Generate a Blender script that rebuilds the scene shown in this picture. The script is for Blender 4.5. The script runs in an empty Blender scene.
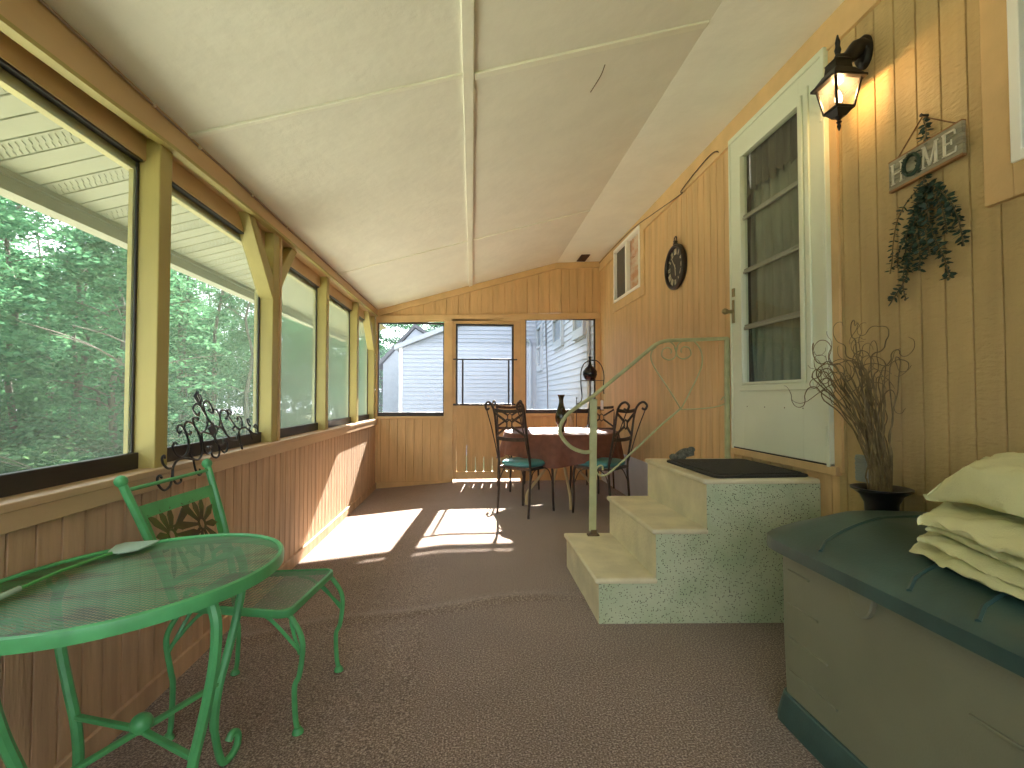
import bpy, bmesh, math, random
from mathutils import Vector, Matrix, noise
random.seed(7)
SC = bpy.context.scene
COL = SC.collection
PI = math.pi
# ---------------------------------------------------------------- camera
F = 490.0
YAW = math.atan(40 / F)
PIT = math.atan(13 / math.hypot(F, 40))
H = 1.04
cam_d = bpy.data.cameras.new('camera'); cam = bpy.data.objects.new('camera', cam_d); COL.objects.link(cam)
cam.location = (0, 0, H); cam.rotation_euler = (PI / 2 + PIT, 0, -YAW)
cam_d.lens = F / 1024 * 36; cam_d.clip_start = 0.02; cam_d.clip_end = 300
SC.camera = cam
_cy, _sy, _cp, _sp = math.cos(YAW), math.sin(YAW), math.cos(PIT), math.sin(PIT)
_R = Vector((_cy, -_sy, 0)); _F = Vector((_sy * _cp, _cy * _cp, _sp)); _U = _R.cross(_F)
def at(px, py, X=None, Y=None, Z=None):
    """point of the room seen at a pixel of the photograph, on a plane of known distance"""
    d = _F + _R * ((px - 512) / F) + _U * ((384 - py) / F)
    t = X / d.x if X is not None else Y / d.y if Y is not None else (Z - H) / d.z
    return Vector((0, 0, H)) + d * t

XL, XR, YE, YB = -1.168, 1.62, 6.08, -2.2
def floor_z(x):
    t = min(1, max(0, (-0.2 - x) / 0.968))
    return -0.07 * t
def ceil_z(x):
    if x < 1.06: return 2.727 + (x - 1.06) * 0.2837
    return 2.727 + (x - 1.06) * 0.0536

# ---------------------------------------------------------------- materials
def srgb(r, g, b):
    f = lambda c: ((c / 255 + 0.055) / 1.055) ** 2.4 if c > 10 else c / 255 / 12.92
    return (f(r), f(g), f(b), 1)
def new_mat(name):
    m = bpy.data.materials.new(name); m.use_nodes = True
    nt = m.node_tree; nt.nodes.clear()
    return m, nt
def N(nt, t, **k):
    n = nt.nodes.new(t)
    for a, v in k.items():
        if a.startswith('i_'): n.inputs[a[2:].replace('_', ' ')].default_value = v
        else: setattr(n, a, v)
    return n
def ramp(nt, stops):
    r = nt.nodes.new('ShaderNodeValToRGB')
    e = r.color_ramp.elements
    e[0].position, e[0].color = stops[0]
    e[1].position, e[1].color = stops[-1]
    for p, c in stops[1:-1]:
        n = e.new(p); n.color = c
    return r
def mul(c, k): return (min(1, c[0] * k), min(1, c[1] * k), min(1, c[2] * k), 1)
def mat(name, col, rough=0.6, var=0.12, vscale=6, stretch=(1, 1, 1), bump=0.0, bscale=60, bstretch=None, metal=0.0, col2=None, lo=0.35, hi=0.65, detail=4, spec=0.5, sheen=0):
    m, nt = new_mat(name)
    out = N(nt, 'ShaderNodeOutputMaterial'); p = N(nt, 'ShaderNodeBsdfPrincipled')
    p.inputs['Roughness'].default_value = rough; p.inputs['Metallic'].default_value = metal
    p.inputs['Specular IOR Level'].default_value = spec
    tc = N(nt, 'ShaderNodeTexCoord'); mp = N(nt, 'ShaderNodeMapping'); mp.inputs['Scale'].default_value = stretch
    nz = N(nt, 'ShaderNodeTexNoise'); nz.inputs['Scale'].default_value = vscale; nz.inputs['Detail'].default_value = detail
    r = ramp(nt, [(lo, mul(col, 1 - var)), (hi, col2 or mul(col, 1 + var))])
    L = nt.links.new
    L(tc.outputs['Object'], mp.inputs['Vector']); L(mp.outputs['Vector'], nz.inputs['Vector'])
    L(nz.outputs['Fac'], r.inputs['Fac']); L(r.outputs['Color'], p.inputs['Base Color'])
    if bump:
        mp2 = N(nt, 'ShaderNodeMapping'); mp2.inputs['Scale'].default_value = bstretch or stretch
        n2 = N(nt, 'ShaderNodeTexNoise'); n2.inputs['Scale'].default_value = bscale; n2.inputs['Detail'].default_value = 5
        b = N(nt, 'ShaderNodeBump'); b.inputs['Strength'].default_value = bump; b.inputs['Distance'].default_value = 0.01
        L(tc.outputs['Object'], mp2.inputs['Vector']); L(mp2.outputs['Vector'], n2.inputs['Vector'])
        L(n2.outputs['Fac'], b.inputs['Height']); L(b.outputs['Normal'], p.inputs['Normal'])
    L(p.outputs['BSDF'], out.inputs['Surface'])
    return m
TAN = (0.64, 0.42, 0.195, 1)
M = {}
M['panel'] = mat('tan_panelling', TAN, .62, .10, 2.2, (6, 6, .7), .35, 22, (3, 3, .35))
M['panel_left'] = mat('rough_tan_panelling', (.54, .36, .225, 1), .7, .16, 2.2, (7, 7, .8), .5, 24, (3, 3, .4))
M['panel_rough'] = mat('rough_sawn_tan_panelling', (.51, .365, .165, 1), .55, .10, 2.2, (6, 6, .7), .55, 30, (1.2, 1.2, 3.0))
M['trim'] = mat('tan_trim', (.64, .43, .20, 1), .5, .08, 3, (2, 2, 2), .12, 40)
M['beam'] = mat('tan_beam', (.58, .40, .20, 1), .5, .08, 3, (2, .6, 2), .15, 30, (1, .3, 1))
M['sill'] = mat('tan_sill', (.56, .39, .235, 1), .5, .08, 3, (2, .6, 2), .15, 30, (1, .3, 1))
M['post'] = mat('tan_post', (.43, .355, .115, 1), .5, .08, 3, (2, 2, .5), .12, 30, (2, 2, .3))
M['ceiling'] = mat('cream_painted_board', (.82, .795, .70, 1), .55, .025, 5, (1, 1, 1), .30, 16, (1, 1, 1), spec=.3)
M['batten'] = mat('cream_batten', (.86, .84, .72, 1), .5, .03, 5, (1, 1, 1), .1, 30)
M['white_paint'] = mat('white_door_paint', (.72, .765, .60, 1), .4, .03, 4, bump=.05, bscale=40)
M['white_trim'] = mat('white_window_trim', (.90, .88, .80, 1), .4, .03, 4)
M['dark_frame'] = mat('dark_bronze_frame', (.022, .016, .013, 1), .45, .2, 8)
M['brown_dark'] = mat('brown_threshold', (.12, .075, .03, 1), .6, .2, 8)
M['ext_trim'] = mat('yellow_exterior_trim', (.42, .35, .12, 1), .6, .08, 5)
M['soffit'] = mat('beige_vinyl_soffit', (.27, .265, .15, 1), .5, .04, 5)
M['fascia'] = mat('beige_fascia', (.24, .225, .135, 1), .5, .05, 5)
M['black_iron'] = mat('black_iron', (.020, .020, .023, 1), .38, .3, 30, metal=.3)
M['bronze_iron'] = mat('dark_brown_iron', (.055, .040, .032, 1), .38, .3, 30, metal=.4)
M['green_paint'] = mat('green_enamel', (.085, .37, .135, 1), .42, .14, 14, bump=.05, bscale=80)
M['rust_petal'] = mat('rusty_brown_green_metal', (.075, .045, .014, 1), .55, .3, 9, col2=(.10, .13, .02, 1))
M['rail'] = mat('pale_green_painted_iron', (.40, .42, .22, 1), .5, .12, 14)
M['concrete'] = mat('cream_painted_concrete', (.66, .60, .40, 1), .75, .10, 7, bump=.35, bscale=70)
M['box_green'] = mat('dark_green_plastic', (.040, .088, .080, 1), .34, .18, 7, bump=.06, bscale=120)
M['box_rib'] = mat('teal_plastic_rib', (.032, .078, .076, 1), .4, .1, 7)
M['box_beige'] = mat('grey_beige_plastic', (.215, .215, .150, 1), .5, .05, 5, bump=.08, bscale=160)
M['cloth_sage'] = mat('sage_canvas', (.68, .67, .38, 1), .8, .07, 6, bump=.25, bscale=300)
M['mat_black'] = mat('charcoal_doormat', (.040, .038, .030, 1), .95, .35, 220, bump=.8, bscale=260)
M['stone'] = mat('grey_speckled_stone', (.10, .105, .085, 1), .8, .5, 60, bump=.5, bscale=70)
M['vase_black'] = mat('black_ceramic', (.010, .010, .012, 1), .3, .2, 20)
M['twig'] = mat('brown_twig', (.16, .115, .048, 1), .7, .35, 30)
M['leaf_dark'] = mat('dark_eucalyptus_leaf', (.022, .050, .030, 1), .6, .35, 40)
M['lantern'] = mat('black_lantern_metal', (.010, .008, .007, 1), .4, .2, 30, metal=.2)
M['clock_case'] = mat('black_brown_clock_case', (.016, .010, .008, 1), .35, .3, 30)
M['clock_face'] = mat('dark_clock_face', (.035, .030, .024, 1), .5, .3, 30)
M['ivory'] = mat('ivory_numerals', (.62, .56, .40, 1), .6, .05, 20)
M['sign_wood'] = mat('weathered_plank', (.29, .265, .185, 1), .75, .25, 5, (3, 3, 14), .3, 30)
M['sign_edge'] = mat('stained_plank_edge', (.32, .16, .06, 1), .7, .2, 6)
M['sign_white'] = mat('chalk_white', (.66, .62, .50, 1), .7, .12, 30)
M['rope'] = mat('jute_rope', (.22, .12, .05, 1), .9, .3, 60)
M['brass'] = mat('aged_brass', (.30, .24, .11, 1), .4, .15, 20, metal=.6)
M['outlet'] = mat('grey_blue_plastic', (.26, .29, .27, 1), .5, .05, 10)
M['wire'] = mat('grey_wire', (.30, .22, .17, 1), .6, .15, 20)
M['dark_wire'] = mat('brown_wire', (.10, .06, .03, 1), .6, .15, 20)
M['tablecloth'] = mat('brown_cloth', (.165, .058, .034, 1), .62, .15, 20, bump=.2, bscale=260)
M['cream_leg'] = mat('cream_metal', (.62, .50, .28, 1), .45, .06, 10)
M['teal_seat'] = mat('teal_vinyl', (.055, .235, .255, 1), .35, .10, 12)
M['dark_glaze'] = mat('dark_mottled_glaze', (.014, .014, .012, 1), .22, .4, 26, col2=(.06, .055, .018, 1))
M['jug'] = mat('dark_oxblood_glaze', (.010, .007, .011, 1), .2, .3, 20)
M['candle'] = mat('white_wax', (.70, .70, .72, 1), .5, .03, 20)
M['skirt'] = mat('pale_blue_foundation', (.62, .66, .72, 1), .6, .05, 6)
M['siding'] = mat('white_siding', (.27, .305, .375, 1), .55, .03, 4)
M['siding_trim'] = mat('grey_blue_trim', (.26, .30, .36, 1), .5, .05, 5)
M['eave_trim'] = mat('hazed_eave_trim', (.34, .37, .43, 1), .5, .05, 5)  # wing roof tone lightened, haze put into the colour
M['dark_glass'] = mat('dark_window_glass', (.10, .13, .16, 1), .12, .1, 3)
M['roof'] = mat('grey_shingle', (.10, .10, .11, 1), .9, .25, 30)
M['shed_wall'] = mat('shaded_grey_siding', (.30, .33, .38, 1), .7, .06, 5)  # shed grey lifted to paint the haze over it
M['bark'] = mat('grey_brown_bark', (.070, .058, .042, 1), .9, .35, 8, (1, 1, .3), .6, 20)
M['grass'] = mat('woodland_ground', (.050, .075, .025, 1), .95, .4, 3, col2=(.10, .13, .045, 1))
M['bounce_gravel'] = mat('sun_bounce_gravel', (.36, .375, .285, 1), .95, .12, 20)  # for the added ground strip that reflects sun up into the porch
M['lawn'] = mat('lawn', (.10, .16, .05, 1), .95, .3, 5)
M['curtain'] = mat('grey_green_lace', (.30, .30, .225, 1), .9, .14, 3.0, (6, 6, 1.2), .2, 90)
M['curtain_dark'] = mat('dark_valance', (.16, .145, .11, 1), .9, .25, 3, (10, 10, 1))
M['orange_curtain'] = mat('dusty_orange_curtain', (.72, .36, .20, 1), .85, .10, 4, (1, 1, 3), col2=(.75, .60, .44, 1), lo=.42, hi=.58)
M['dark_screen'] = mat('dark_insect_screen', (.075, .066, .050, 1), .6, .15, 30)
M['rail_grey'] = mat('grey_green_aluminium', (.30, .30, .23, 1), .45, .06, 10)
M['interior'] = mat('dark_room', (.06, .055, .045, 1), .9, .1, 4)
M['swatter'] = mat('pale_green_plastic', (.36, .50, .40, 1), .5, .06, 14)
M['swatter_green'] = mat('green_plastic', (.09, .36, .10, 1), .45, .06, 14)
M['vent_brown'] = mat('brown_vent', (.060, .026, .015, 1), .7, .2, 20)
M['bulb_base'] = mat('brass_socket', (.30, .2, .08, 1), .4, .1, 10, metal=.8)

def carpet():
    m, nt = new_mat('brown_carpet'); L = nt.links.new
    out = N(nt, 'ShaderNodeOutputMaterial'); p = N(nt, 'ShaderNodeBsdfPrincipled'); p.inputs['Roughness'].default_value = .95
    p.inputs['Specular IOR Level'].default_value = .1
    p.inputs['Sheen Weight'].default_value = .40; p.inputs['Sheen Roughness'].default_value = .45; p.inputs['Sheen Tint'].default_value = (1, .88, .82, 1)
    tc = N(nt, 'ShaderNodeTexCoord')
    a = N(nt, 'ShaderNodeTexNoise', i_Scale=170.0, i_Detail=2.0); b = N(nt, 'ShaderNodeTexNoise', i_Scale=2.5, i_Detail=3.0)
    r1 = ramp(nt, [(.36, (.098, .066, .049, 1)), (.52, (.225, .163, .127, 1)), (.68, (.47, .375, .31, 1))])
    r2 = ramp(nt, [(.3, (.86, .86, .86, 1)), (.7, (1.06, 1.04, 1.02, 1))])
    mx = N(nt, 'ShaderNodeMix', data_type='RGBA', blend_type='MULTIPLY'); mx.inputs[0].default_value = 1
    bp = N(nt, 'ShaderNodeBump', i_Strength=.7, i_Distance=.006)
    L(tc.outputs['Object'], a.inputs['Vector']); L(tc.outputs['Object'], b.inputs['Vector'])
    L(a.outputs['Fac'], r1.inputs['Fac']); L(b.outputs['Fac'], r2.inputs['Fac'])
    L(r1.outputs['Color'], mx.inputs[6]); L(r2.outputs['Color'], mx.inputs[7]); L(mx.outputs[2], p.inputs['Base Color'])
    L(a.outputs['Fac'], bp.inputs['Height']); L(bp.outputs['Normal'], p.inputs['Normal']); L(p.outputs['BSDF'], out.inputs['Surface'])
    return m
M['carpet'] = carpet()
def aggregate():
    m, nt = new_mat('speckled_green_grey_aggregate'); L = nt.links.new
    out = N(nt, 'ShaderNodeOutputMaterial'); p = N(nt, 'ShaderNodeBsdfPrincipled'); p.inputs['Roughness'].default_value = .75
    tc = N(nt, 'ShaderNodeTexCoord')
    v = N(nt, 'ShaderNodeTexVoronoi', i_Scale=150.0); d = N(nt, 'ShaderNodeMath', operation='LESS_THAN'); d.inputs[1].default_value = .36
    s = N(nt, 'ShaderNodeSeparateColor'); g = N(nt, 'ShaderNodeMath', operation='GREATER_THAN'); g.inputs[1].default_value = .70
    k = N(nt, 'ShaderNodeMath', operation='MULTIPLY')
    n = N(nt, 'ShaderNodeTexNoise', i_Scale=5.0); r = ramp(nt, [(.35, (.42, .50, .31, 1)), (.65, (.56, .60, .41, 1))])
    mx = N(nt, 'ShaderNodeMix', data_type='RGBA'); mx.inputs[7].default_value = (.055, .06, .05, 1)
    L(tc.outputs['Object'], v.inputs['Vector']); L(tc.outputs['Object'], n.inputs['Vector'])
    L(v.outputs['Distance'], d.inputs[0]); L(v.outputs['Color'], s.inputs[0]); L(s.outputs[0], g.inputs[0])
    L(d.outputs[0], k.inputs[0]); L(g.outputs[0], k.inputs[1]); L(k.outputs[0], mx.inputs[0])
    L(n.outputs['Fac'], r.inputs['Fac']); L(r.outputs['Color'], mx.inputs[6]); L(mx.outputs[2], p.inputs['Base Color'])
    b = N(nt, 'ShaderNodeBump', i_Strength=.4, i_Distance=.004); L(v.outputs['Distance'], b.inputs['Height']); L(b.outputs['Normal'], p.inputs['Normal'])
    L(p.outputs['BSDF'], out.inputs['Surface'])
    return m
M['aggregate'] = aggregate()
def screen(name, base, edge, col):
    """woven insect screen: part open, part wire, denser seen at a slant"""
    m, nt = new_mat(name); L = nt.links.new
    out = N(nt, 'ShaderNodeOutputMaterial'); t = N(nt, 'ShaderNodeBsdfTransparent')
    d = N(nt, 'ShaderNodeBsdfDiffuse', i_Color=col); tr = N(nt, 'ShaderNodeBsdfTranslucent', i_Color=col)
    h = N(nt, 'ShaderNodeMixShader'); h.inputs[0].default_value = .5
    lw = N(nt, 'ShaderNodeLayerWeight', i_Blend=.5); mr = N(nt, 'ShaderNodeMapRange')
    mr.inputs[1].default_value = .30; mr.inputs[2].default_value = .85; mr.inputs[3].default_value = base; mr.inputs[4].default_value = edge
    mx = N(nt, 'ShaderNodeMixShader')
    L(lw.outputs['Facing'], mr.inputs[0]); L(mr.outputs[0], mx.inputs[0])
    L(d.outputs[0], h.inputs[1]); L(tr.outputs[0], h.inputs[2]); L(t.outputs[0], mx.inputs[1]); L(h.outputs[0], mx.inputs[2])
    L(mx.outputs[0], out.inputs['Surface'])
    return m
M['screen'] = screen('insect_screen', .16, .68, (.33, .40, .35, 1))
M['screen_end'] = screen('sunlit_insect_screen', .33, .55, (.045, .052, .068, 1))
def clear_glass(name, tint, refl):
    m, nt = new_mat(name); L = nt.links.new
    out = N(nt, 'ShaderNodeOutputMaterial'); t = N(nt, 'ShaderNodeBsdfTransparent', i_Color=tint)
    g = N(nt, 'ShaderNodeBsdfGlossy', i_Roughness=.02); f = N(nt, 'ShaderNodeLayerWeight', i_Blend=.5)
    pw = N(nt, 'ShaderNodeMath', operation='POWER'); pw.inputs[1].default_value = 5.0; L(f.outputs['Facing'], pw.inputs[0])
    a = N(nt, 'ShaderNodeMath', operation='MULTIPLY_ADD'); a.inputs[1].default_value = .9; a.inputs[2].default_value = refl
    mx = N(nt, 'ShaderNodeMixShader')
    L(pw.outputs[0], a.inputs[0]); L(a.outputs[0], mx.inputs[0]); L(t.outputs[0], mx.inputs[1]); L(g.outputs[0], mx.inputs[2]); L(mx.outputs[0], out.inputs['Surface'])
    return m
M['glass'] = clear_glass('clear_glass', (.80, .84, .80, 1), .045)
M['thin_glass'] = clear_glass('thin_clear_glass', (.93, .95, .96, 1), .03)
def frosted():
    m, nt = new_mat('seeded_lantern_glass'); L = nt.links.new
    out = N(nt, 'ShaderNodeOutputMaterial'); t = N(nt, 'ShaderNodeBsdfTransparent', i_Color=(1, .96, .9, 1))
    tr = N(nt, 'ShaderNodeBsdfTranslucent', i_Color=(.95, .90, .82, 1)); mx = N(nt, 'ShaderNodeMixShader'); mx.inputs[0].default_value = .07
    L(t.outputs[0], mx.inputs[1]); L(tr.outputs[0], mx.inputs[2]); L(mx.outputs[0], out.inputs['Surface'])
    return m
M['frosted'] = frosted()
def glow(name, col, s):
    m, nt = new_mat(name)
    out = N(nt, 'ShaderNodeOutputMaterial'); e = N(nt, 'ShaderNodeEmission', i_Color=col, i_Strength=s); nt.links.new(e.outputs[0], out.inputs['Surface'])
    return m
M['bulb'] = glow('lit_bulb', (1, .74, .44, 1), 5)
def leafy(name, c1, c2, trans):
    m, nt = new_mat(name); L = nt.links.new
    out = N(nt, 'ShaderNodeOutputMaterial'); g = N(nt, 'ShaderNodeNewGeometry'); r = ramp(nt, [(0, c1), (1, c2)])
    d = N(nt, 'ShaderNodeBsdfDiffuse'); t = N(nt, 'ShaderNodeBsdfTranslucent'); mx = N(nt, 'ShaderNodeMixShader'); mx.inputs[0].default_value = trans
    L(g.outputs['Random Per Island'], r.inputs['Fac']); L(r.outputs['Color'], d.inputs['Color']); L(r.outputs['Color'], t.inputs['Color'])
    L(d.outputs[0], mx.inputs[1]); L(t.outputs[0], mx.inputs[2]); L(mx.outputs[0], out.inputs['Surface'])
    return m
M['leaf'] = leafy('maple_leaf', (.032, .102, .052, 1), (.090, .210, .098, 1), .5)
M['leaf2'] = leafy('underbrush_leaf', (.022, .060, .028, 1), (.060, .12, .050, 1), .4)
def expanded_metal(name, col, cell, gap, col2):
    """expanded steel mesh: diamond holes cut clean through"""
    m, nt = new_mat(name); L = nt.links.new
    out = N(nt, 'ShaderNodeOutputMaterial'); p = N(nt, 'ShaderNodeBsdfPrincipled'); p.inputs['Roughness'].default_value = .5
    tc = N(nt, 'ShaderNodeTexCoord'); s = N(nt, 'ShaderNodeSeparateXYZ'); L(tc.outputs['Object'], s.inputs[0])
    def band(kx, ky):
        a = N(nt, 'ShaderNodeMath', operation='MULTIPLY'); a.inputs[1].default_value = kx; L(s.outputs[1], a.inputs[0])
        b = N(nt, 'ShaderNodeMath', operation='MULTIPLY_ADD'); b.inputs[1].default_value = ky; L(s.outputs[0], b.inputs[0]); L(a.outputs[0], b.inputs[2])
        c = N(nt, 'ShaderNodeMath', operation='FRACT'); L(b.outputs[0], c.inputs[0])
        d = N(nt, 'ShaderNodeMath', operation='SUBTRACT'); d.inputs[1].default_value = .5; L(c.outputs[0], d.inputs[0])
        e = N(nt, 'ShaderNodeMath', operation='ABSOLUTE'); L(d.outputs[0], e.inputs[0]); return e
    b1 = band(1 / cell, .5 / cell); b2 = band(1 / cell, -.5 / cell)
    mx = N(nt, 'ShaderNodeMath', operation='MAXIMUM'); L(b1.outputs[0], mx.inputs[0]); L(b2.outputs[0], mx.inputs[1])
    lt = N(nt, 'ShaderNodeMath', operation='LESS_THAN'); lt.inputs[1].default_value = gap; L(mx.outputs[0], lt.inputs[0])
    n = N(nt, 'ShaderNodeTexNoise', i_Scale=6.0, i_Detail=4.0); mp = N(nt, 'ShaderNodeMapping'); mp.inputs['Scale'].default_value = (1, 2.5, 1)
    L(tc.outputs['Object'], mp.inputs[0]); L(mp.outputs[0], n.inputs['Vector'])
    r = ramp(nt, [(.36, col2), (.52, col)]); L(n.outputs['Fac'], r.inputs['Fac']); L(r.outputs['Color'], p.inputs['Base Color'])
    t = N(nt, 'ShaderNodeBsdfTransparent'); ms = N(nt, 'ShaderNodeMixShader')
    L(lt.outputs[0], ms.inputs[0]); L(p.outputs[0], ms.inputs[1]); L(t.outputs[0], ms.inputs[2]); L(ms.outputs[0], out.inputs['Surface'])
    return m
M['mesh_top'] = expanded_metal('green_expanded_metal', (.080, .215, .090, 1), .0095, .22, (.068, .085, .040, 1))
M['mesh_seat'] = expanded_metal('green_brown_expanded_metal', (.085, .15, .075, 1), .012, .30, (.085, .075, .055, 1))

# ---------------------------------------------------------------- mesh kit
def cr(pts, n=6, closed=False):
    P = [Vector(p) for p in pts]; out = []
    m = len(P)
    segs = m if closed else m - 1
    for i in range(segs):
        p0 = P[(i - 1) % m] if closed or i > 0 else P[0] * 2 - P[1]
        p1 = P[i]; p2 = P[(i + 1) % m]
        p3 = P[(i + 2) % m] if closed or i + 2 < m else P[-1] * 2 - P[-2]
        for k in range(n):
            t = k / n
            out.append(0.5 * ((2 * p1) + (p2 - p0) * t + (2 * p0 - 5 * p1 + 4 * p2 - p3) * t * t + (3 * p1 - p0 - 3 * p2 + p3) * t ** 3))
    if not closed: out.append(P[-1].copy())
    return out
class MB:
    def __init__(s): s.v = []; s.f = []; s.m = []; s.cur = 0
    def add(s, vs, fs):
        o = len(s.v); s.v += [Vector(v) for v in vs]; s.f += [[i + o for i in f] for f in fs]; s.m += [s.cur] * len(fs); return s
    def box(s, x0, x1, y0, y1, z0, z1):
        s.nb = getattr(s, 'nb', -1) + 1; e = .00016 * (s.nb % 6)
        x0, x1 = min(x0, x1) - e, max(x0, x1) + e; y0, y1 = min(y0, y1) - e, max(y0, y1) + e; z0, z1 = min(z0, z1) - e, max(z0, z1) + e
        return s.add([(x0, y0, z0), (x1, y0, z0), (x1, y1, z0), (x0, y1, z0), (x0, y0, z1), (x1, y0, z1), (x1, y1, z1), (x0, y1, z1)],
                     [(0, 3, 2, 1), (4, 5, 6, 7), (0, 1, 5, 4), (1, 2, 6, 5), (2, 3, 7, 6), (3, 0, 4, 7)])
    def bar(s, a, b, w, h, side=None):
        """a straight flat bar from a to b, w along SIDE, h across"""
        a, b = Vector(a), Vector(b); d = (b - a).normalized()
        sd = Vector(side) if side is not None else (Vector((0, 0, 1)) if abs(d.z) < .9 else Vector((1, 0, 0)))
        sd = (sd - d * sd.dot(d)).normalized(); q = d.cross(sd)
        vs = [p + sd * (i * w / 2) + q * (j * h / 2) for p in (a, b) for i, j in ((-1, -1), (1, -1), (1, 1), (-1, 1))]
        return s.add(vs, [(3, 2, 1, 0), (4, 5, 6, 7), (0, 1, 5, 4), (1, 2, 6, 5), (2, 3, 7, 6), (3, 0, 4, 7)])
    def prism(s, poly, off):
        P = [Vector(p) for p in poly]; o = Vector(off); n = len(P)
        return s.add(P + [p + o for p in P], [list(range(n))[::-1], list(range(n, 2 * n))] + [(i, (i + 1) % n, n + (i + 1) % n, n + i) for i in range(n)])
    def tube(s, pts, r, n=8, closed=False, flat=None):
        P = [Vector(p) for p in pts]; m = len(P); R = r if isinstance(r, (list, tuple)) else [r] * m
        T = []
        for i in range(m):
            a = P[i - 1] if (i > 0 or closed) else P[i]; b = P[(i + 1) % m] if (i < m - 1 or closed) else P[i]
            t = b - a; T.append(t.normalized() if t.length > 1e-9 else Vector((0, 0, 1)))
        up = Vector((0, 0, 1)) if abs(T[0].z) < .9 else Vector((1, 0, 0))
        u = (up - T[0] * up.dot(T[0])).normalized(); vs = []; fs = []
        for i in range(m):
            u = u - T[i] * u.dot(T[i])
            u = u.normalized() if u.length > 1e-6 else T[i].orthogonal().normalized()
            w = T[i].cross(u)
            for k in range(n):
                a = 2 * PI * k / n
                vs.append(P[i] + (u * math.cos(a) + w * math.sin(a)) * R[i])
        for i in range(m if closed else m - 1):
            j = (i + 1) % m
            for k in range(n): fs.append((i * n + k, i * n + (k + 1) % n, j * n + (k + 1) % n, j * n + k))
        if not closed: fs += [list(range(n))[::-1], [(m - 1) * n + k for k in range(n)]]
        return s.add(vs, fs)
    def lathe(s, prof, c=(0, 0, 0), n=24, axis='z', caps=True):
        c = Vector(c); vs = []; fs = []; m = len(prof)
        for r, z in prof:
            for k in range(n):
                a = 2 * PI * k / n
                if axis == 'z': vs.append(c + Vector((r * math.cos(a), r * math.sin(a), z)))
                elif axis == 'x': vs.append(c + Vector((z, r * math.cos(a), r * math.sin(a))))
                else: vs.append(c + Vector((r * math.sin(a), z, r * math.cos(a))))
        for i in range(m - 1):
            for k in range(n): fs.append((i * n + k, i * n + (k + 1) % n, (i + 1) * n + (k + 1) % n, (i + 1) * n + k))
        if caps: fs += [list(range(n))[::-1], [(m - 1) * n + k for k in range(n)]]
        return s.add(vs, fs)
    def ball(s, c, r, n=14, sq=(1, 1, 1)):
        c = Vector(c); vs = []; fs = []; m = n // 2
        for i in range(m + 1):
            ph = PI * i / m
            for k in range(n):
                a = 2 * PI * k / n
                vs.append(c + Vector((r * sq[0] * math.sin(ph) * math.cos(a), r * sq[1] * math.sin(ph) * math.sin(a), r * sq[2] * math.cos(ph))))
        for i in range(m):
            for k in range(n): fs.append((i * n + k, (i + 1) * n + k, (i + 1) * n + (k + 1) % n, i * n + (k + 1) % n))
        return s.add(vs, fs)
    def grid(s, fn, nu, nv):
        vs = [fn(i / nu, j / nv) for j in range(nv + 1) for i in range(nu + 1)]
        return s.add(vs, [(j * (nu + 1) + i, j * (nu + 1) + i + 1, (j + 1) * (nu + 1) + i + 1, (j + 1) * (nu + 1) + i) for j in range(nv) for i in range(nu)])
    def build(s, name, mats, parent=None, bevel=0, smooth=True, ang=38, off=None, solid=0, subd=0):
        me = bpy.data.meshes.new(name)
        o = off if off is not None else base_of(parent)
        me.from_pydata([tuple(v - o) for v in s.v], [], s.f)
        mats = mats if isinstance(mats, (list, tuple)) else [mats]
        for m in mats: me.materials.append(M[m])
        if len(mats) > 1: me.polygons.foreach_set('material_index', s.m)
        me.validate(); me.update()
        bm = bmesh.new(); bm.from_mesh(me); bmesh.ops.recalc_face_normals(bm, faces=bm.faces); bm.to_mesh(me); bm.free()
        if smooth:
            me.polygons.foreach_set('use_smooth', [True] * len(me.polygons)); me.set_sharp_from_angle(angle=math.radians(ang))
        ob = bpy.data.objects.new(name, me); COL.objects.link(ob)
        if parent is not None: ob.parent = parent
        if solid:
            md = ob.modifiers.new('thickness', 'SOLIDIFY'); md.thickness = solid; md.offset = 0
        if bevel:
            md = ob.modifiers.new('edges', 'BEVEL'); md.width = bevel; md.segments = 2; md.limit_method = 'ANGLE'; md.angle_limit = math.radians(50)
        if subd:
            md = ob.modifiers.new('smooth', 'SUBSURF'); md.levels = subd; md.render_levels = subd
        return ob
_BASE = {}
def base_of(p):
    if p is None: return Vector((0, 0, 0))
    while p.parent is not None: p = p.parent
    return _BASE.get(p.name, Vector((0, 0, 0)))
def thing(name, label, cat, loc=(0, 0, 0), group=None):
    o = bpy.data.objects.new(name, None); COL.objects.link(o); o.location = loc; o.empty_display_size = .05
    _BASE[o.name] = Vector(loc); return tag(o, label, cat, group)
def tag(o, label=None, cat=None, group=None, kind=None):
    if label: o['label'] = label
    if cat: o['category'] = cat
    if group: o['group'] = group
    if kind: o['kind'] = kind
    return o
def struct(o, label=None): 
    o['kind'] = 'structure'
    if label: o['label'] = label
    return o
def copy_tree(o, parent=None):
    c = o.copy(); COL.objects.link(c)
    if parent is not None: c.parent = parent
    for ch in list(o.children): copy_tree(ch, c)
    return c

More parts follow.
